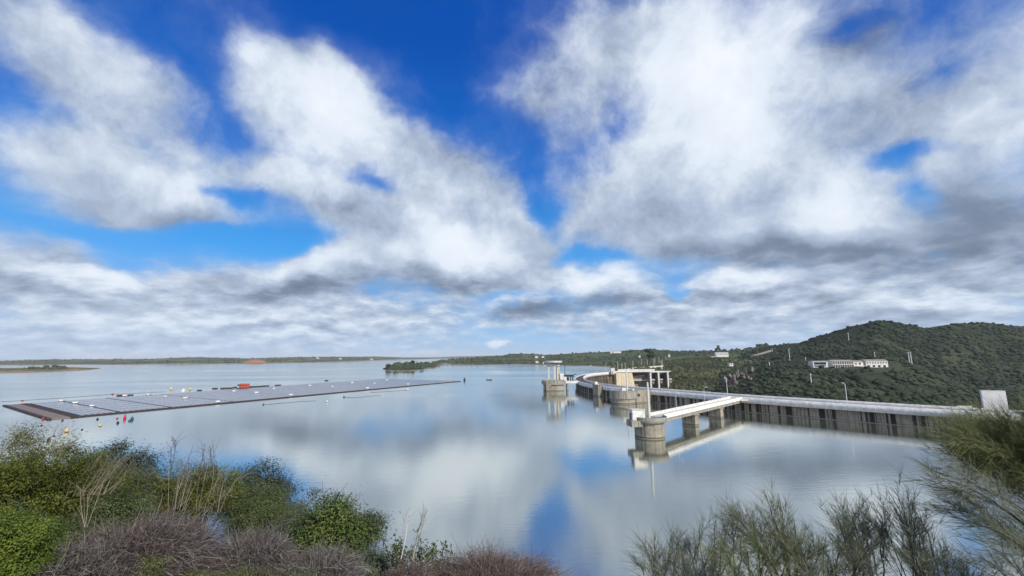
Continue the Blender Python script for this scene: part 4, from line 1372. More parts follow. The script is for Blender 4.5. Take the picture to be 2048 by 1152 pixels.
# access road on the far bank
drape('road', GC, [(1236, 742), (1262, 738), (1290, 735.5), (1325, 733)], M_pale, 2.0, 6.0)
# ------------------------------------------------------------------ floating solar field
cA, cB, cC, cD = on(5, 810, 0.6), on(96, 838, 0.6), on(922, 762, 0.6), on(764, 758, 0.6)
M_panel, Np, bp_ = new_mat('solar_glass')
bp_.inputs['Roughness'].default_value = 0.22
bp_.inputs['Specular IOR Level'].default_value = 0.7
bp_.inputs['Base Color'].default_value = (0.26, 0.26, 0.265, 1)
bp_.inputs['Coat Weight'].default_value = 1.0
bp_.inputs['Coat Roughness'].default_value = 0.12
M_float = simple('grey_float_plastic', (0.11, 0.11, 0.12), (0.08, 0.08, 0.09), 0.5, 0.8, 0.3)
M_rim = simple('brown_black_walkway', (0.055, 0.040, 0.034), (0.035, 0.028, 0.026), 0.6, 0.8, 0.2)
M_brown = simple('brown_walkway', (0.23, 0.18, 0.155), (0.17, 0.135, 0.12), 0.6, 0.85, 0.2)

pv = thing('solar_platform', 'huge floating solar platform of grey panel rows on the calm water', 'solar platform', (0, 0, 0))


def bil(s, t):
    """s along the short side (A to B), t along the long side"""
    return (cA * (1 - s) + cB * s) * (1 - t) + (cD * (1 - s) + cC * s) * t


def quad_slab(name, s0, s1, t0, t1, z0, z1, mat, parent=pv):
    P = [bil(s0, t0), bil(s1, t0), bil(s1, t1), bil(s0, t1)]
    return MB().poly_prism([(p[0], p[1]) for p in P], z0, z1).build(name, mat, parent)


def t_of(px, s=1.0):
    ts = np.linspace(0, 1, 2000)
    x, _ = px_of(np.array([bil(s, t) for t in ts]))
    return float(ts[int(np.argmin(np.abs(x - px)))])


quad_slab('walkway', 0.0, 1.0, 0.0, 0.004, 0.05, 0.7, M_rim)
quad_slab('walkway', 0.0, 1.0, 0.004, 0.023, 0.05, 0.5, M_brown)
quad_slab('walkway', 0.0, 1.0, 0.023, 0.032, 0.05, 0.7, M_rim)
quad_slab('walkway', 0.9935, 1.0, 0.032, 1.0, 0.05, 0.65, M_rim)
quad_slab('walkway', 0.0, 0.008, 0.032, 1.0, 0.05, 0.55, M_float)
cuts = [0.034] + [t_of(p) for p in (242, 346, 470, 600, 735)] + [0.998]
for k, (t0, t1) in enumerate(zip(cuts[:-1], cuts[1:])):
    t0 += 0.0022; t1 -= 0.0022
    sec = quad_slab('float_section', 0.010, 0.988, t0, t1, 0.05, 0.30, M_float)
    nrow = max(2, int((t1 - t0) * 430 / 3.0))
    Vs, Fs, b0 = [], [], 0
    for j in range(nrow):
        a = t0 + (t1 - t0) * (j + 0.06) / nrow; b = t0 + (t1 - t0) * (j + 0.74) / nrow
        for m_ in range(8):
            s0 = 0.012 + 0.974 * m_ / 8; s1 = 0.012 + 0.974 * (m_ + 0.985) / 8
            q = [bil(s0, a), bil(s1, a), bil(s1, b), bil(s0, b)]
            V = [(p[0], p[1], z) for p, z in zip(q, (0.62, 0.62, 0.90, 0.90))] + [(p[0], p[1], z - 0.06) for p, z in zip(q, (0.62, 0.62, 0.90, 0.90))]
            Vs += V
            Fs += [(b0, b0 + 1, b0 + 2, b0 + 3), (b0 + 7, b0 + 6, b0 + 5, b0 + 4), (b0, b0 + 4, b0 + 5, b0 + 1), (b0 + 1, b0 + 5, b0 + 6, b0 + 2), (b0 + 2, b0 + 6, b0 + 7, b0 + 3), (b0 + 3, b0 + 7, b0 + 4, b0)]
            b0 += 8
    np_mesh('panel_array', np.array(Vs), np.array(Fs), M_panel, pv)

# white inverter boxes on the field
M_boxw = simple('white_box_paint', (0.80, 0.80, 0.80), (0.70, 0.70, 0.70), 1.0, 0.5, 0.3)
inv = [(123, 801.5), (151, 806), (184, 812), (250, 791.5), (297, 789), (331, 793), (371, 796.5), (436, 803.5), (468, 782.5), (513, 785.5), (548, 777), (582, 790), (620, 771), (665, 773), (704, 765), (735, 776), (749, 766.5), (774, 760), (816, 768)]
proto = None
for k, (px_, py_) in enumerate(inv):
    p = on(px_, py_ + 1.0, 0.75)
    if proto is None:
        o = proto = thing('inverter_box', '', 'box', (0, 0, 0))
        MB().box(-1.9, 1.9, -1.2, 1.2, 0.25, 1.5).build('cabinet', M_boxw, o, 0.06)
        MB().box(-2.1, 2.1, -1.4, 1.4, 1.503, 1.68).build('lid', M_boxw, o)
        MB().box(-2.4, 2.4, -1.6, 1.6, 0.0, 0.247).build('base', M_rim, o)
    else:
        o = copy_tree(proto)
    sc_ = 0.74 + 0.1 * math.sin(k * 2.3)
    o.location = (p[0], p[1], 0.85); o.rotation_euler = (0, 0, 0.4 + 0.2 * math.sin(k))
    o.scale = (sc_, sc_, sc_)
    tag(o, 'small white inverter box standing on the floating solar panel rows', 'box', 'inverter boxes on the solar platform')

# ------------------------------------------------------------------ buoys
BM = {}
def bmat(c):
    if c not in BM:
        rgb = {'red': (0.55, 0.03, 0.04), 'black': (0.012, 0.012, 0.016), 'yellow': (0.70, 0.50, 0.12), 'teal': (0.01, 0.10, 0.10), 'orange': (0.75, 0.22, 0.05), 'white': (0.78, 0.78, 0.76)}[c]
        BM[c] = simple(c + '_buoy_plastic', rgb, tuple(0.7 * x for x in rgb), 2.0, 0.45, 0.4)
    return BM[c]


def buoy(px, py, c, r, label, tall=1.0, c2=None):
    r *= 0.62 if py > 786 else 0.8
    p = on(px, py + 0.5, 0.0)
    t = thing('buoy', label, 'buoy', (p[0], p[1], 0), 0, c + ' mooring buoys round the solar platform')
    MB().ball(0, 0, r * 0.55 * tall, r, r, r * tall).build('float', bmat(c), t, smooth=True)
    MB().cyl(0, 0, r * 1.45 * tall, r * 1.95 * tall, r * 0.22, r * 0.18, 8).build('lifting_eye', bmat(c2 or c), t)
    MB().ring(0, 0, r * 0.2, r * 0.55, r * 1.06, r * 0.12, 20).build('fender_ring', bmat(c2 or 'black'), t)
    return t


for a in ((86, 838.5, 'red', 0.9, 'red buoy touching the near corner of the solar platform', 1.5, 'black'), (83, 851, 'black', 0.75, 'small black buoy below the red buoy at the platform corner', 0.7),
          (125, 841, 'black', 0.8, 'black buoy beside the platform edge next to a small yellow float'), (147, 841.5, 'yellow', 0.7, 'small yellow float right of the platform corner', 0.6),
          (133, 864, 'yellow', 1.15, 'largest yellow buoy, above the left bushes', 1.6), (108, 872, 'black', 0.7, 'small black buoy left below the largest yellow buoy', 0.7),
          (97.5, 881, 'black', 1.05, 'largest black buoy, just above the left bushes', 1.15), (164, 859, 'black', 0.75, 'black buoy between the two yellow buoys', 0.7),
          (195, 838.5, 'black', 0.9, 'black buoy halfway along the row right of the platform corner'), (200, 852.5, 'yellow', 1.0, 'yellow buoy below the row of dark buoys', 1.2),
          (234.5, 837, 'red', 0.85, 'small red buoy left of the tall red buoy'), (235.5, 846, 'black', 0.95, 'black buoy under the small red buoy', 1.1),
          (249.5, 837, 'red', 1.1, 'tall red buoy between the black and teal buoys', 2.3, 'black'), (264, 839, 'teal', 1.2, 'dark teal buoy at the right end of the row', 1.5), (259, 842, 'teal', 0.9, 'small dark teal buoy leaning on the larger teal one'),
          (225, 788.5, 'red', 1.2, 'lone red buoy beyond the solar platform'), (45, 801, 'orange', 1.3, 'flat orange buoy beyond the left corner of the platform', 0.6), (342, 780, 'yellow', 1.2, 'tall yellow marker beyond the solar platform, left of the work raft', 2.6),
          (380, 780, 'yellow', 1.1, 'yellow marker right of the small white raft', 2.2), (527, 809, 'black', 0.9, 'small black buoy at the left end of a rope line'), (654, 804, 'white', 1.2, 'white and black buoy in open water right of the platform', 1.3, 'black'),
          (688, 794, 'black', 1.1, 'small black buoy with a long rope line to its right'), (815, 780, 'white', 1.3, 'small white buoy at the right end of a rope line', 1.2, 'black'), (929, 760.5, 'black', 1.9, 'black marker just off the far tip of the platform', 1.6)):
    buoy(*a)

# ropes lying on the water
M_rope = simple('dark_rope', (0.16, 0.17, 0.18), (0.12, 0.125, 0.13), 0.5, 0.9, 0.1)
for nm, pts in (('dark rope line floating between the black buoy and open water', [(688, 794.5), (705, 795.5), (722, 794.5), (742, 792), (762, 791.5)]), ('pale rope line floating right of the small left black buoy', [(527, 809.5), (560, 806.5), (600, 803), (632, 801.5)]),
                ('long rope line beyond the left end of the solar platform', [(2, 803.5), (60, 800), (140, 795), (210, 789.5), (330, 783.5)]), ('thin rope line ending at the small white buoy', [(740, 785), (780, 782.5), (815, 780.5)])):
    P = [on(a, b, 0.06) for a, b in pts]
    P, _ = smooth_line(np.array(P), 30)
    o = MB().tube([tuple(p) for p in P], 0.22, 5).build('rope', M_rope)
    tag(o, nm, 'rope', 'ropes on the water')

# dark floats moored along the far edge
def pontoon(px, py, l, label):
    p = on(px, py + 0.5, 0)
    t = thing('pontoon', label, 'pontoon', (p[0], p[1], 0), 0.35, 'dark pontoons along the far edge of the platform')
    MB().box(-l / 2, l / 2, -1.5, 1.5, -0.2, 1.0).build('hull', M_rim, t, 0.1)
    MB().box(-l / 2 + 0.3, l / 2 - 0.3, -1.2, 1.2, 1.003, 1.12).build('deck', M_float, t)
    MB().bar((-l / 3, 0, 1.1), (-l / 3, 0, 2.2), 0.15).bar((l / 3, 0, 1.1), (l / 3, 0, 2.2), 0.15).bar((-l / 3, 0, 2.2), (l / 3, 0, 2.2), 0.12).build('rail', M_steel, t)
    return t


for k, (px_, py_, l_, lab) in enumerate(((399, 781, 4, 'tiny dark pontoon third from the left beyond the platform'), (430, 777, 5, 'dark pontoon left of the long pontoon beside the orange raft'), (453, 776.5, 12, 'long dark pontoon left of the orange raft'), (472, 774.8, 6, 'dark pontoon touching the left side of the orange raft'),
                                         (503, 773.5, 8, 'dark pontoon touching the right side of the orange raft'), (518, 773, 7, 'second dark pontoon right of the orange raft'), (531, 772, 8, 'third dark pontoon right of the orange raft'), (556, 770.5, 7, 'fourth dark pontoon right of the orange raft'), (653, 761, 5, 'far dark pontoon near the right part of the platform'), (250, 791, 12, 'long dark pontoon at the far left edge of the panel rows'))):
    pontoon(px_, py_, l_, lab)

M_org = simple('orange_red_container', (0.55, 0.10, 0.05), (0.40, 0.07, 0.04), 0.8, 0.6, 0.3)
p = on(487.5, 776, 0)
o = thing('work_raft', 'orange red container work raft with dark windows moored beyond the solar platform', 'raft', (p[0], p[1], 0), 0.15)
MB().box(-8.5, 8.5, -3.2, 3.2, -0.3, 0.8).build('hull', M_rim, o, 0.1)
ctn = MB().box(-5.2, 6.6, -2, 2, 0.803, 5.6).build('container', M_org, o, 0.08)
MB().box(-7.6, -5.3, -1.8, 1.8, 0.803, 5.0).build('cab', M_dark, o, 0.08)
for k in range(3):
    MB().box(-4.2 + k * 3.5, -2.4 + k * 3.5, -2.06, -2.003, 2.6, 4.4).build('window', M_glass, ctn)
MB().box(-7.0, -5.6, -2.6, -1.85, 0.803, 2.6).build('locker', M_white, o)
MB().box(-5.3, 6.7, -2.1, 2.1, 5.603, 5.75).build('roof', M_rim, o)

o.scale = (0.86, 0.86, 0.86)

p = on(367, 781.5, 0)
o = thing('small_raft', 'small white and yellow raft at the far edge of the panel rows', 'raft', (p[0], p[1], 0), 0.2); o.scale = (0.75, 0.75, 0.75)
MB().box(-2.6, 2.6, -1.5, 1.5, -0.2, 0.7).build('hull', M_white, o, 0.1)
MB().box(-1.2, 1.6, -1.0, 1.0, 0.703, 3.0).build('cabin', M_white, o, 0.08)
MB().box(-1.4, 1.8, -1.2, 1.2, 3.003, 3.3).build('roof', bmat('yellow'), o)
MB().tube([(0, 0, 3.2), (0, 0, 5.0)], 0.1, 6).build('mast', bmat('yellow'), o)

p = on(978.5, 760, 0)
o = thing('boat', 'small dark boat with low white cabin alone on the open water', 'boat', (p[0], p[1], 0), 0.1)
mb = MB()
hullp = [(-4.4, 0), (-3.4, -1.5), (3.6, -1.5), (4.2, -1.1), (4.2, 1.1), (3.6, 1.5), (-3.4, 1.5)]
mb.poly_prism([(x * 0.85, y * 0.8) for x, y in hullp], -0.3, 1.1, 1.22).build('hull', M_dark, o)
MB().box(-1.6, 1.6, -1.0, 1.0, 1.0, 2.4, 0.85).build('cabin', M_white, o, 0.1)
MB().box(-1.3, 1.3, -1.06, -1.0, 1.6, 2.1).build('window', M_glass, o)
MB().box(2.0, 3.4, -0.8, 0.8, 1.0, 1.7).build('seat', bmat('orange'), o)
# far motor boat near the plateau shore
p = on(1181, 731.8, 0)
o = thing('boat', 'tiny white motor boat near the plateau shore above the curved dam', 'boat', (p[0], p[1], 0), 0.0)
MB().poly_prism([(x * 1.1, y * 0.9) for x, y in hullp], -0.3, 1.3, 1.2).build('hull', M_white, o)
MB().box(-1.8, 1.8, -1.1, 1.1, 1.1, 2.8, 0.85).build('cabin', M_white, o, 0.1)
# ------------------------------------------------------------------ plants on the near bank
def tubes(P, rad, sides=3):
    """P (n,s,3) paths, rad (n,s): one array of thin tubes"""
    n, s, _ = P.shape
    d = np.gradient(P, axis=1); d /= np.linalg.norm(d, axis=2)[..., None] + 1e-9
    ref = np.where(np.abs(d[..., 2:3]) < 0.9, np.array([0, 0, 1.0]), np.array([1.0, 0, 0]))
    u = np.cross(d, ref); u /= np.linalg.norm(u, axis=2)[..., None] + 1e-9
    v = np.cross(d, u)
    ring = []
    for k in range(sides):
        a = 2 * math.pi * k / sides
        ring.append(P + (u * math.cos(a) + v * math.sin(a)) * rad[..., None])
    V = np.stack(ring, 2).reshape(-1, 3)
    idx = np.arange(n * s * sides).reshape(n, s, sides)
    nx = np.roll(idx, -1, 2)
    F = np.stack([idx[:, :-1], nx[:, :-1], nx[:, 1:], idx[:, 1:]], -1).reshape(-1, 4)
    return V, F


def bez(a, b, c, s):
    t = np.linspace(0, 1, s)[None, :, None]
    return a[:, None] * (1 - t) ** 2 + 2 * b[:, None] * t * (1 - t) + c[:, None] * t ** 2


def unit(v):
    return v / (np.linalg.norm(v, axis=-1)[..., None] + 1e-9)


def leaves(C, Nrm, L, Wd, r):
    """pointed leaves: two folded triangles each, centre C, facing Nrm"""
    n = len(C)
    t = unit(np.cross(Nrm, r.normal(0, 1, (n, 3))))
    b = np.cross(Nrm, t)
    L = L[:, None]; Wd = Wd[:, None]
    p0 = C - t * L * 0.5; p2 = C + t * L * 0.5 - Nrm * L * 0.12
    p1 = C + b * Wd * 0.5 + Nrm * Wd * 0.2; p3 = C - b * Wd * 0.5 + Nrm * Wd * 0.2
    V = np.stack([p0, p1, p2, p3], 1).reshape(-1, 3)
    i = np.arange(n)[:, None] * 4
    F = np.concatenate([i + [0, 1, 2], i + [0, 2, 3]], 0)
    return V, F


M_bark = simple('shrub_bark', (0.11, 0.085, 0.065), (0.07, 0.055, 0.045), 8.0, 0.9, 0.2)
M_paletwig = simple('pale_dry_stalk', (0.32, 0.28, 0.21), (0.22, 0.185, 0.135), 4.0, 0.9, 0.2)


def envelope(px, hw, top, bot, Y):
    c = at(px, (top + bot) / 2, Y)
    ex = hw / FPX * Y * 1.02
    ez = (at(px, top, Y)[2] - at(px, bot, Y)[2]) / 2
    return c, np.array([ex, max(ex * 0.75, 0.25), ez])


def leafy(name, label, cat, px, hw, top, bot, Y, mat, nclump, per, leaf, wid, seed, rc=0.13, gaps=0.14, lump=0.45, group=None, up=0.5, stemmat=None, fill=0.45, uneven=2.0):
    r = np.random.default_rng(seed)
    nclump = int(nclump * 0.95); rc *= 0.9
    c, E = envelope(px, hw * 0.94, top + 15, bot + 25, Y)
    base = np.array([c[0], c[1] + 0.1, float(bank_h(np.array([c[0]]), np.array([c[1]]))[0]) - 0.1])
    base[2] = min(base[2], c[2] - E[2] * 0.6)
    t = thing(name, label, cat, tuple(base), group=group)
    # clump centres: mostly a rough outer shell, broken by noise
    d = unit(r.normal(0, 1, (nclump * 3, 3)))
    d[:, 2] = np.where(d[:, 2] < -0.35, -d[:, 2], d[:, 2])
    off = r.uniform(-9, 9, 3)
    nz = np.array([mnoise.noise(Vector(q * uneven + off)) for q in d])
    nz2 = np.array([mnoise.noise(Vector(q * 5.0 + off)) for q in d])
    keep = nz2 > (-1 + 2 * gaps) * 0.5
    if gaps <= 0: keep[:] = True
    rr = np.where(r.random(len(d)) < fill, r.uniform(0.45, 0.9, len(d)), r.uniform(0.86, 1.0, len(d))) * (1 + lump * nz + 0.4 * lump * nz2)
    rr = rr * (1 + 0.16 * np.array([mnoise.noise(Vector(q * 1.1 - off)) for q in d]))
    # boughs: the crown bulges round each and falls into shadow between them
    lob = unit(r.normal(0, 1, (15, 3)) + (0, -0.5, 0.4))
    ang = np.arccos(np.clip((d @ lob.T).max(1), -1, 1))
    rr = rr * np.clip(1.07 - 0.75 * ang ** 2 / 0.36, 0.62, 1.07)
    d, rr, nz2 = d[keep][:nclump], rr[keep][:nclump], nz2[keep][:nclump]
    CC = c + d * rr[:, None] * E
    n = len(CC)
    per = int(per * 1.2)
    k = np.repeat(np.arange(n), per)
    size = np.repeat(r.uniform(0.7, 1.35, n) * rc, per)
    P = CC[k] + r.normal(0, 1, (n * per, 3)) * size[:, None] * np.array([1, 1, 0.75])
    Nr = unit(d[k] * 0.45 + (P - CC[k]) / (size[:, None] + 1e-6) * 0.55 + np.array([0, 0, up]) + r.normal(0, 0.45, (n * per, 3)))
    V, F = leaves(P, Nr, r.uniform(0.45, 1.4, n * per) * leaf, r.uniform(0.6, 1.25, n * per) * wid, r)
    tn = np.clip(np.repeat(0.42 + 0.55 * nz2 + r.normal(0, 0.17, n), per) + r.normal(0, 0.12, n * per), 0, 1)
    np_mesh('foliage', V - base, F, mat, t, tint=np.repeat(tn, 4))
    m = min(n, 26 + n // 6)
    pick = r.permutation(n)[:m]
    a = np.repeat(base[None], m, 0) + r.normal(0, 0.06, (m, 3)) * (1, 1, 0) * E[0]
    e = CC[pick]
    b = 0.5 * (a + e) + (e - a)[:, [1, 0, 2]] * 0.0 + np.array([0, 0, 1.0]) * 0.15 * np.linalg.norm(e - a, axis=1)[:, None] + r.normal(0, 0.06, (m, 3)) * E[0]
    PP = bez(a, b, e, 7)
    rd = np.linspace(1, 0.25, 7)[None] * r.uniform(0.006, 0.014, m)[:, None] * (1 + 0.5 * E[0])
    V, F = tubes(PP, rd, 5)
    np_mesh('stems', V - base, F, stemmat or M_bark, t)
    return t


L_olive = leaf_mat('olive_shrub_leaf', (0.034, 0.043, 0.008), (0.108, 0.128, 0.020), (0.225, 0.245, 0.045), 0.3, odd=(0.16, 0.075, 0.02))
L_bright = leaf_mat('bright_green_leaf', (0.050, 0.080, 0.012), (0.125, 0.180, 0.026), (0.250, 0.300, 0.055), 0.35)
L_oak = leaf_mat('dark_oak_leaf', (0.026, 0.036, 0.022), (0.060, 0.076, 0.048), (0.125, 0.145, 0.105), 0.15)
L_green = leaf_mat('mid_green_leaf', (0.042, 0.062, 0.020), (0.092, 0.125, 0.040), (0.165, 0.200, 0.080), 0.25)
L_grey = leaf_mat('grey_green_leaf', (0.055, 0.068, 0.036), (0.110, 0.135, 0.075), (0.190, 0.220, 0.130), 0.2)
L_herb = leaf_mat('pale_herb_leaf', (0.070, 0.080, 0.026), (0.130, 0.150, 0.050), (0.230, 0.235, 0.110), 0.3)
L_straw = leaf_mat('glossy_dark_leaf', (0.030, 0.052, 0.013), (0.075, 0.115, 0.026), (0.165, 0.205, 0.055), 0.25, 0.4, odd=(0.19, 0.17, 0.05))

leafy('bush', 'bright lime green leafy bush in the bottom left corner', 'bush', 22, 84, 982, 1200, 5.2, L_bright, 330, 110, 0.027, 0.015, 1, 0.070, lump=0.42)
leafy('bush', 'large olive green yew like bush at the left edge under the dark buoys', 'bush', 30, 125, 866, 1085, 8.6, L_olive, 420, 95, 0.050, 0.017, 2, 0.125, lump=0.45)
leafy('bush', 'olive and brown bush leaning right beside the bush at the left edge', 'bush', 160, 95, 903, 1080, 9.2, L_olive, 330, 90, 0.050, 0.017, 3, 0.125, lump=0.48)
leafy('oak_tree', 'dark airy holm oak crown behind the olive bushes, left of two large oak crowns', 'tree', 236, 78, 880, 985, 15.5, L_oak, 210, 60, 0.062, 0.040, 4, 0.17, gaps=0.30, lump=0.55)
leafy('bush', 'grey green feathery bush in front of the left holm oak', 'bush', 278, 70, 922, 1050, 10.5, L_grey, 300, 80, 0.060, 0.010, 5, 0.14, lump=0.40)
leafy('bush', 'dark olive bush behind the bunch of upright dry stalks', 'bush', 388, 84, 912, 1060, 10.5, L_olive, 320, 85, 0.050, 0.016, 6, 0.13, lump=0.45)
leafy('oak_tree', 'largest dark airy holm oak crown above the water, right of two large oak crowns', 'tree', 520, 94, 908, 1050, 16.5, L_oak, 330, 64, 0.062, 0.040, 7, 0.19, gaps=0.25, lump=0.46)
leafy('bush', 'dense mid green bush in front of the largest holm oak', 'bush', 522, 92, 958, 1110, 11.5, L_green, 380, 85, 0.055, 0.013, 8, 0.14, lump=0.42)
leafy('bush', 'glossy green strawberry tree bush with dead twigs on top, in the lower middle', 'bush', 656, 90, 990, 1160, 9.0, L_straw, 360, 70, 0.062, 0.026, 9, 0.125, gaps=0.12, lump=0.53)
leafy('bush', 'grey green bush between the largest holm oak and the strawberry tree bush', 'bush', 590, 48, 1000, 1120, 10.4, L_grey, 200, 80, 0.055, 0.012, 17, 0.12)
leafy('oak_tree', 'small dark oak crown peeking out right of the strawberry tree bush', 'tree', 738, 24, 1010, 1085, 15.0, L_oak, 90, 60, 0.062, 0.040, 10, 0.16, gaps=0.2, lump=0.50)
leafy('bush', 'low grey green bush under the right side of the strawberry tree bush', 'bush', 735, 52, 1085, 1175, 8.0, L_grey, 170, 80, 0.045, 0.010, 11, 0.11)
leafy('bush', 'dark green bush filling the gap below the olive bushes', 'bush', 205, 110, 985, 1120, 8.4, L_green, 260, 85, 0.045, 0.014, 12, 0.13)
leafy('bush', 'small pale green herb in front of the purple dead bush', 'herb', 302, 24, 1092, 1150, 5.0, L_herb, 36, 26, 0.028, 0.010, 13, 0.045, lump=0.4)
leafy('bush', 'low yellow green herb at the bottom edge under the dead bushes', 'herb', 385, 44, 1128, 1180, 4.4, L_herb, 60, 36, 0.024, 0.010, 14, 0.045, lump=0.4)
leafy('bush', 'tuft of yellow green leaves at the bottom edge right of the low herb', 'herb', 462, 30, 1132, 1180, 4.6, L_herb, 40, 36, 0.024, 0.010, 15, 0.045, lump=0.4)
leafy('bush', 'grey green herb at the bottom edge below the strawberry tree bush', 'herb', 600, 60, 1130, 1190, 5.2, L_grey, 90, 44, 0.030, 0.010, 16, 0.06, lump=0.4)


# young shoots against the water
def shoot(px, top, bot, Y, seed, label, mat=L_straw):
    r = np.random.default_rng(seed)
    p = at(px, bot, Y); q = at(px, top, Y)
    t = thing('sapling', label, 'sapling', tuple(p), group='leafy shoots against the water')
    n = 9
    a = np.repeat(p[None], n, 0); e = q + r.normal(0, 1, (n, 3)) * (0.16, 0.12, 0.12); e[0] = q
    e[1:, 2] -= r.uniform(0.05, 0.45, n - 1) * (q[2] - p[2])
    b = 0.5 * (a + e) + r.normal(0, 0.04, (n, 3))
    PP = bez(a, b, e, 8)
    V, F = tubes(PP, np.linspace(0.010, 0.003, 8)[None] * np.ones((n, 1)), 5)
    np_mesh('stems', V - p, F, M_bark, t)
    s = r.integers(2, 8, n * 26); i = r.integers(0, n, n * 26)
    C = PP[i, s] + r.normal(0, 0.03, (n * 26, 3))
    Nr = unit(r.normal(0, 0.7, (n * 26, 3)) + (0, -0.4, 0.5))
    V, F = leaves(C, Nr, r.uniform(0.05, 0.09, len(C)), r.uniform(0.018, 0.028, len(C)), r)
    np_mesh('foliage', V - p, F, mat, t, tint=np.repeat(np.clip(r.normal(0.35, 0.2, len(C)), 0, 1), 4))


shoot(790, 1072, 1160, 7.6, 41, 'leftmost of the dark leafy shoots rising against the water')
shoot(800, 1080, 1160, 7.4, 42, 'dark leafy shoot leaning on the leftmost shoot')
shoot(842, 1082, 1160, 7.6, 43, 'dark leafy shoot in the middle below the bare white stems')
shoot(866, 1090, 1165, 7.5, 44, 'low dark leafy shoot between the middle and right shoots')
shoot(886, 1082, 1165, 7.6, 45, 'rightmost dark leafy shoot beside the reddish twig bush')

# ------------------------------------------------------------------ leafless twig bushes
def twig_mat(name, a, b, c):
    return leaf_mat(name, a, b, c, 0.0, 0.9)


M_twA = twig_mat('purple_grey_twigs', (0.046, 0.030, 0.029), (0.130, 0.102, 0.096), (0.350, 0.310, 0.275))
M_twB = twig_mat('ash_grey_twigs', (0.042, 0.036, 0.034), (0.130, 0.116, 0.108), (0.360, 0.330, 0.300))
M_twC = twig_mat('reddish_grey_twigs', (0.045, 0.028, 0.024), (0.128, 0.094, 0.082), (0.340, 0.295, 0.260))


def twiggy(label, px, hw, top, bot, Y, n, mat, seed, lean=0.0, th=0.0032, group='leafless twig bushes on the bank', upright=0.35):
    r = np.random.default_rng(seed)
    n = int(n * 0.62)
    c, E = envelope(px, hw, top, bot, Y)
    bz = float(bank_h(np.array([c[0]]), np.array([c[1]]))[0])
    base = np.array([c[0], c[1], min(bz, c[2] - E[2] * 0.6)])
    t = thing('twig_bush', label, 'bush', tuple(base), group=group)
    d = unit(r.normal(0, 1, (n, 3)) * (1, 1, 1)); d[:, 2] = np.abs(d[:, 2]) * 1.0 - 0.12
    off = r.uniform(-9, 9, 3)
    nz = np.array([mnoise.noise(Vector(q * 2.6 + off)) for q in d])
    rr = r.uniform(0.50, 0.98, n) * (1 + 0.26 * nz)
    ctr = np.array([c[0], c[1], base[2]])
    Ez = np.array([E[0], E[1], c[2] + E[2] - base[2]])
    tip = ctr + d * rr[:, None] * Ez
    tip[:, 0] += lean * (tip[:, 2] - base[2])
    a = ctr + np.stack([d[:, 0] * 0.45 * E[0], d[:, 1] * 0.45 * E[1], np.zeros(n)], 1) * r.uniform(0.2, 1, n)[:, None] + r.normal(0, 0.05, (n, 3))
    b = 0.45 * a + 0.55 * tip + np.array([0, 0, 1.0]) * (upright * Ez[2] * r.uniform(0.3, 1.0, n))[:, None] + r.normal(0, 0.05, (n, 3))
    PP = bez(a, b, tip, 7)
    PP[:, 1:] += np.cumsum(r.normal(0, 0.022, (n, 6, 3)), 1)
    rd = np.linspace(1.6, 0.5, 7)[None] * (th * (0.6 + 1.5 * r.random(n) ** 3))[:, None]
    V1, F1 = tubes(PP, rd, 3)
    T1_ = np.repeat(np.clip(r.normal(0.42, 0.22, n) + 0.25 * nz, 0, 1), 21)
    # fine side twigs
    m = n * 6
    i = r.integers(0, n, m); s = r.integers(2, 6, m)
    o = PP[i, s]; dr = unit(PP[i, s + 1] - PP[i, s])
    e = o + (unit(dr + r.normal(0, 0.62, (m, 3)))) * (r.uniform(0.10, 0.30, m) * (0.5 + 0.5 * E[0]))[:, None]
    QQ = bez(o, 0.5 * (o + e) + r.normal(0, 0.015, (m, 3)), e, 4)
    V2, F2 = tubes(QQ, np.linspace(0.9, 0.45, 4)[None] * (th * r.uniform(0.6, 1.1, m))[:, None], 3)
    T2_ = np.repeat(np.clip(r.normal(0.5, 0.25, m), 0, 1), 12)
    np_mesh('twigs', np.concatenate([V1, V2]) - base, np.concatenate([F1, F2 + len(V1)]), mat, t, tint=np.concatenate([T1_, T2_]))
    # a few stout bleached boughs
    k = r.permutation(n)[:max(6, n // 160)]
    V, F = tubes(PP[k] + r.normal(0, 0.01, (len(k), 1, 3)), np.linspace(0.013, 0.004, 7)[None] * np.ones((len(k), 1)), 5)
    np_mesh('boughs', V - base, F, M_paletwig, t)
    return t


twiggy('big purple grey leafless bush sprawling across the lower left foreground', 268, 172, 1012, 1190, 6.0, 4200, M_twA, 51, 0.25)
twiggy('pale grey leafless bush hugging the ground right of the bright green bush', 150, 95, 1062, 1200, 5.4, 1500, M_twB, 56, 0.1)
twiggy('ash grey leafless bush between the purple bush and the strawberry tree bush', 495, 98, 1046, 1185, 6.4, 2600, M_twB, 52, 0.1)
twiggy('low dark grey leafless bush beneath the strawberry tree bush', 640, 90, 1092, 1190, 6.2, 1700, M_twB, 53, 0.0)
twiggy('wide reddish grey leafless bush along the bottom edge in the middle', 985, 190, 1112, 1240, 6.6, 4600, M_twC, 54, 0.0, upright=0.5)
twiggy('small reddish grey leafless bush below the dark leafy shoots', 815, 60, 1118, 1210, 6.2, 1100, M_twC, 55, 0.0)


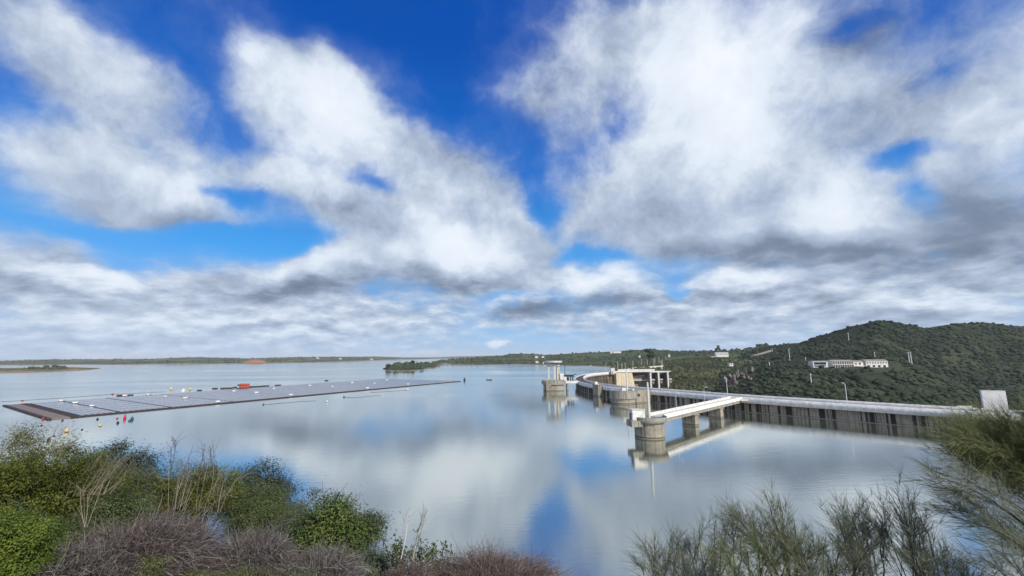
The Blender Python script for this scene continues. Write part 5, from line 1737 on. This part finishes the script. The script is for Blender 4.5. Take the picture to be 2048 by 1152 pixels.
# ------------------------------------------------------------------ dry stalks
def stalks(name, label, bases, tips, Y, rad, seed, n, spread=(8, 6), mat=M_paletwig, heads=0.0):
    r = np.random.default_rng(seed)
    P0, P2 = [], []
    for k in range(n):
        u = r.random()
        bx = np.interp(u, [0, 1], [bases[0][0], bases[1][0]]) + r.normal(0, spread[0] * 0.4); by = np.interp(u, [0, 1], [bases[0][1], bases[1][1]])
        tx_ = np.interp(u, [0, 1], [tips[0][0], tips[1][0]]) + r.normal(0, spread[0]); ty_ = np.interp(u, [0, 1], [tips[0][1], tips[1][1]]) + abs(r.normal(0, spread[1])) * 2 - spread[1]
        P0.append(at(bx, by, Y + r.normal(0, 0.15))); P2.append(at(tx_, ty_, Y + r.normal(0, 0.25)))
    P0, P2 = np.array(P0), np.array(P2)
    o = P0.mean(0)
    t = thing(name, label, 'dry stalks', tuple(o), group='dry stalks on the bank')
    PP = bez(P0, 0.5 * (P0 + P2) + r.normal(0, 0.04, (n, 3)) + (0, 0, 0.05), P2, 7)
    V, F = tubes(PP, np.linspace(1, 0.45, 7)[None] * (rad * r.uniform(0.7, 1.3, n))[:, None], 4)
    np_mesh('stems', V - o, F, mat, t)
    m = n * 5
    i = r.integers(0, n, m); s = r.integers(3, 6, m)
    q = PP[i, s]; e = q + unit(PP[i, s + 1] - q + r.normal(0, 0.05, (m, 3))) * r.uniform(0.08, 0.28, m)[:, None] + r.normal(0, 0.03, (m, 3))
    V, F = tubes(bez(q, 0.5 * (q + e), e, 3), np.ones((m, 3)) * rad * 0.4, 3)
    np_mesh('side_twigs', V - o, F, mat, t)
    if heads > 0:
        C = PP[:, -1]
        V, F = leaves(np.repeat(C, 8, 0) + r.normal(0, heads, (n * 8, 3)), unit(r.normal(0, 1, (n * 8, 3))), np.full(n * 8, heads * 1.6), np.full(n * 8, heads * 0.8), r)
        np_mesh('seed_heads', V - o, F, M_bark, t)


stalks('dry_stalks', 'bunch of upright pale dry stalks rising from the purple bush', ((322, 1018), (438, 1024)), ((334, 925), (476, 935)), 6.6, 0.0036, 61, 30, (9, 14))
stalks('dry_stalks', 'slanting pale straw crossing the grey green bush', ((140, 992), (228, 988)), ((196, 908), (272, 918)), 8.0, 0.0034, 62, 34, (12, 14))
stalks('dry_stalks', 'thin tall stalk with a dark head left of the fine grass stems', ((340, 940), (344, 940)), ((349, 880), (352, 882)), 8.0, 0.006, 63, 2, (1, 2), M_bark, 0.02)
stalks('dry_stalks', 'fine dark grass stems above the dark olive bush', ((365, 950), (430, 950)), ((378, 895), (428, 890)), 8.2, 0.0042, 64, 8, (7, 10), M_bark)
stalks('dry_stalks', 'wispy pale grass leaning right over the left bush', ((-5, 905), (60, 900)), ((30, 850), (100, 850)), 7.2, 0.0042, 65, 12, (10, 10))
stalks('dry_stalks', 'wispy pale grass leaning right above the dark buoy', ((70, 905), (125, 905)), ((95, 862), (165, 862)), 7.8, 0.004, 66, 13, (8, 10))
stalks('dry_stalks', 'long single pale bent branch in front of the dark olive bush', ((402, 1032), (408, 1032)), ((455, 977), (458, 978)), 6.6, 0.006, 67, 3, (2, 2))
stalks('dry_stalks', 'forked pale dry stems standing between the purple bush and olive bushes', ((160, 1055), (172, 1055)), ((120, 985), (205, 975)), 7.0, 0.0042, 68, 6, (8, 10))
M_white_st = simple('bleached_stem', (0.55, 0.54, 0.50), (0.42, 0.41, 0.38), 6.0, 0.9, 0.2)
stalks('bare_stem', 'left of two bare whitish stems standing against the water', ((800, 1120), (802, 1120)), ((812, 1015), (815, 1020)), 7.5, 0.008, 69, 2, (2, 4), M_white_st)
stalks('bare_stem', 'right of two bare whitish stems standing against the water', ((822, 1120), (834, 1120)), ((846, 1012), (856, 1025)), 7.5, 0.0075, 70, 5, (3, 10), M_white_st)
stalks('dead_branch', 'dark dead twigs sticking out of the top of the strawberry tree bush', ((640, 1030), (680, 1040)), ((628, 990), (700, 995)), 8.9, 0.009, 71, 8, (10, 8), M_bark)

# ------------------------------------------------------------------ broom bushes on the right
M_broom = leaf_mat('broom_needles', (0.120, 0.140, 0.100), (0.230, 0.255, 0.180), (0.360, 0.380, 0.280), 0.25, 0.7)
M_broomg = leaf_mat('green_broom_needles', (0.115, 0.138, 0.062), (0.225, 0.260, 0.120), (0.360, 0.375, 0.195), 0.35, 0.7)
M_bbark = simple('broom_bark', (0.100, 0.080, 0.062), (0.060, 0.048, 0.040), 6.0, 0.9, 0.2)


def broom(label, root, tips, Y, seed, nb=16, ns=42, ln=0.30, mat=M_broom, sway=(0, 0), th=0.0019, rad=0.014, spread=0.42, start=0.45, jit=0.25):
    """root (px,py); tips list of (px,py): stems fan out, each ends in tufts of fine green switches"""
    r = np.random.default_rng(seed)
    p = at(root[0], root[1], Y)
    ns = int(ns * 0.5); nb = max(6, int(nb * 0.85))
    t = thing('broom_bush', label, 'bush', tuple(p), group='broom bushes on the right bank')
    n = len(tips)
    e = np.array([at(a, b, Y + r.normal(0, jit)) for a, b in tips])
    a = np.repeat(p[None], n, 0) + r.normal(0, 0.08, (n, 3))
    ln_ = np.linalg.norm(e - a, axis=1)[:, None]
    b = 0.5 * (a + e) + r.normal(0, 0.05, (n, 3)) * ln_ + np.array([-sway[0], 0, -sway[1]]) * ln_ + np.array([0, 0, 1.0]) * np.abs(e - a)[:, :1] * 0.30
    S = 14
    PP = bez(a, b, e, S)
    PP[:, 1:-1] += np.cumsum(r.normal(0, 0.012, (n, S - 2, 3)), 1)
    PP[:, -1] = 2 * PP[:, -2] - PP[:, -3]
    V1, F1 = tubes(PP, np.linspace(1, 0.22, S)[None] * (rad * r.uniform(0.7, 1.25, n))[:, None], 6)
    # side branches
    m = n * nb
    i = np.repeat(np.arange(n), nb); s = np.minimum((r.uniform(start, 1.0, m) * (S - 2)).astype(int), S - 2)
    o = PP[i, s]; dr = unit(PP[i, s + 1] - PP[i, s])
    bl = r.uniform(0.18, 0.62, m) * np.minimum(1.0, ln_[i, 0] * 0.6) * (1.25 - 0.6 * s / S)
    dv = unit(dr + r.normal(0, spread, (m, 3)) + (0, 0, 0.18))
    e2 = o + dv * bl[:, None]
    BB = bez(o, 0.5 * (o + e2) + r.normal(0, 0.03, (m, 3)), e2, 5)
    V2, F2 = tubes(BB, np.linspace(1, 0.4, 5)[None] * (rad * 0.17 * r.uniform(0.7, 1.2, m))[:, None], 3)
    np_mesh('stems', V1 - p, F1, M_bbark, t)
    # switches
    q = m * ns
    j = np.repeat(np.arange(m), ns); s2 = r.integers(1, 5, q)
    o = BB[j, s2]; dv2 = unit(dv[j] * 1.0 + r.normal(0, 0.40, (q, 3)) + (0, 0, 0.15))
    L = r.uniform(0.4, 1.2, q) * ln
    e3 = o + dv2 * L[:, None]
    mid_ = 0.5 * (o + e3) + r.normal(0, 0.012, (q, 3))
    e3[:, 2] -= 0.10 * L; e3[:, 0] -= 0.10 * L
    V, F = tubes(bez(o, mid_, e3, 4), np.array([1, 0.9, 0.7, 0.35])[None] * (th * r.uniform(0.75, 1.25, q))[:, None], 3)
    tn = np.clip(np.repeat(r.normal(0.45, 0.18, m), ns) + r.normal(0, 0.15, q), 0, 1)
    np_mesh('switches', np.concatenate([V, V2]) - p, np.concatenate([F, F2 + len(V)]), mat, t, tint=np.concatenate([np.repeat(tn, 12), np.full(len(V2), 0.25)]))
    return t


def fan(x0, x1, ys, k, seed, jy=14):
    r = np.random.default_rng(seed)
    xs = np.linspace(x0, x1, k) + r.normal(0, 6, k)
    return [(x, float(np.interp(x, [q[0] for q in ys], [q[1] for q in ys])) + abs(r.normal(0, jy))) for x in xs]


broom('low sparse broom bush at the left end of the row of brooms', (1320, 1260), fan(1262, 1400, [(1262, 1120), (1300, 1075), (1345, 1060), (1400, 1075)], 9, 1), 7.2, 81, 11, 26, 0.30, start=0.40)
broom('bushy grey broom in front of the low sparse broom', (1420, 1290), fan(1350, 1475, [(1350, 1100), (1410, 1050), (1475, 1040)], 8, 2), 6.8, 82, 13, 30, 0.30, start=0.4)
broom('tallest broom of the middle group, with a round tuft against the water', (1600, 1270), [(1535, 990), (1560, 985), (1548, 1005), (1525, 1015), (1450, 1030), (1435, 1045), (1465, 1022), (1500, 1035), (1575, 1040), (1590, 1055), (1480, 1060), (1520, 1060), (1550, 1065), (1610, 1075)], 6.4, 83, 15, 34, 0.26, start=0.52, jit=0.2)
broom('dense dark broom filling the foot of the tallest middle broom', (1530, 1310), fan(1440, 1640, [(1440, 1110), (1530, 1085), (1640, 1100)], 11, 3), 6.0, 84, 14, 36, 0.26, M_broomg, start=0.35)
broom('round headed broom with bare lower stems right of the tallest middle broom', (1760, 1280), fan(1668, 1760, [(1668, 1045), (1700, 1018), (1730, 1012), (1760, 1050)], 11, 4), 6.2, 85, 13, 34, 0.24, start=0.62)
broom('low tangled broom at the bottom edge under the round headed broom', (1660, 1300), fan(1600, 1760, [(1600, 1090), (1680, 1080), (1760, 1105)], 13, 5), 6.0, 86, 12, 30, 0.26, start=0.4)
broom('slim leaning broom with two tufts before the big windblown broom', (1880, 1300), [(1765, 1008), (1780, 978), (1800, 985), (1815, 1000), (1790, 1020), (1830, 1010), (1760, 1030), (1850, 1040), (1835, 1060)], 6.0, 87, 14, 34, 0.26, start=0.55)
broom('big windblown green broom leaning in from the right edge', (2260, 1230), [(1868, 905), (1880, 890), (1900, 872), (1915, 862), (1935, 850), (1950, 842), (1975, 838), (1995, 832), (2020, 828), (2045, 820), (2075, 812), (1890, 925), (1925, 905), (1960, 890), (2000, 880), (2040, 870), (1985, 905), (2030, 900), (2070, 880), (2090, 850), (2010, 930), (2060, 930), (1945, 875), (1965, 860), (2015, 850), (2050, 850)], 5.8, 88, 25, 60, 0.30, M_broomg, (0.0, -0.10), start=0.50, spread=0.34, jit=0.35)
broom('sparse windblown lower boughs of broom reaching left at the right edge', (2240, 1260), [(1850, 955), (1840, 968), (1862, 940), (1880, 975), (1860, 1022), (1875, 1035), (1900, 1010), (1930, 1045), (1960, 1060), (1900, 960), (1990, 1075)], 5.4, 89, 15, 34, 0.28, M_broom, (0.0, -0.04), start=0.45, spread=0.30)
broom('dark low broom in the bottom right corner', (2150, 1320), [(1960, 1120), (1990, 1100), (2020, 1090), (2050, 1060), (1930, 1140), (2060, 1110)], 5.2, 90, 12, 30, 0.26, M_broom, start=0.4)

broom('pale low broom at the bottom edge between the slim leaning broom and the corner', (1900, 1320), fan(1800, 1960, [(1800, 1100), (1880, 1095), (1960, 1125)], 10, 6), 5.8, 91, 12, 34, 0.26, start=0.4)
broom('pale low broom at the bottom edge left of the dense dark broom', (1400, 1320), fan(1290, 1450, [(1290, 1125), (1370, 1105), (1450, 1110)], 10, 7), 6.4, 92, 12, 34, 0.26, start=0.4)

# ------------------------------------------------------------------ turf at the viewer's feet
rg = np.random.default_rng(99)
n = 26000
x = rg.uniform(-9, 1.5, n); y = rg.uniform(2.6, 8.5, n)
z = bank_h(x, y)
P0 = np.stack([x, y, z - 0.01], 1)
hgt = rg.uniform(0.05, 0.16, n) * (0.6 + 0.8 * (vnoise(x, y, 0.7, 4) > 0.1))
P2 = P0 + np.stack([rg.normal(0, 0.04, n), rg.normal(0, 0.04, n), hgt], 1)
V, F = tubes(bez(P0, 0.5 * (P0 + P2) + rg.normal(0, 0.008, (n, 3)), P2, 3), np.array([1, 0.8, 0.3])[None] * rg.uniform(0.0018, 0.0034, n)[:, None], 3)
M_grass = leaf_mat('turf_blade', (0.060, 0.085, 0.018), (0.125, 0.150, 0.035), (0.260, 0.225, 0.105), 0.2, 0.7)
tag(np_mesh('turf', V, F, M_grass, tint=np.repeat(np.clip(rg.normal(0.45, 0.28, n), 0, 1), 9)), 'short green and straw coloured grass at the bottom edge', 'grass', kind='stuff')
# ------------------------------------------------------------------ air between here and the far hills
mh = bpy.data.materials.new('haze_air'); mh.use_nodes = True
Nh = NT(mh.node_tree)
for nd in list(Nh.n): Nh.n.remove(nd)
oh = Nh.node('ShaderNodeOutputMaterial')
vp = Nh.node('ShaderNodeVolumePrincipled')
vp.inputs['Color'].default_value = (0.92, 0.96, 1.0, 1)
vp.inputs['Density'].default_value = 0.00004
vp.inputs['Anisotropy'].default_value = -0.1
Nh.l.new(vp.outputs[0], oh.inputs['Volume'])
hz = MB().box(-14000, 14000, -1200, 31000, -70, 190).build('haze', mh)
tag(hz, 'thin bluish haze lying over the far shore', 'haze', kind='stuff')
SC.cycles.volume_bounces = 0
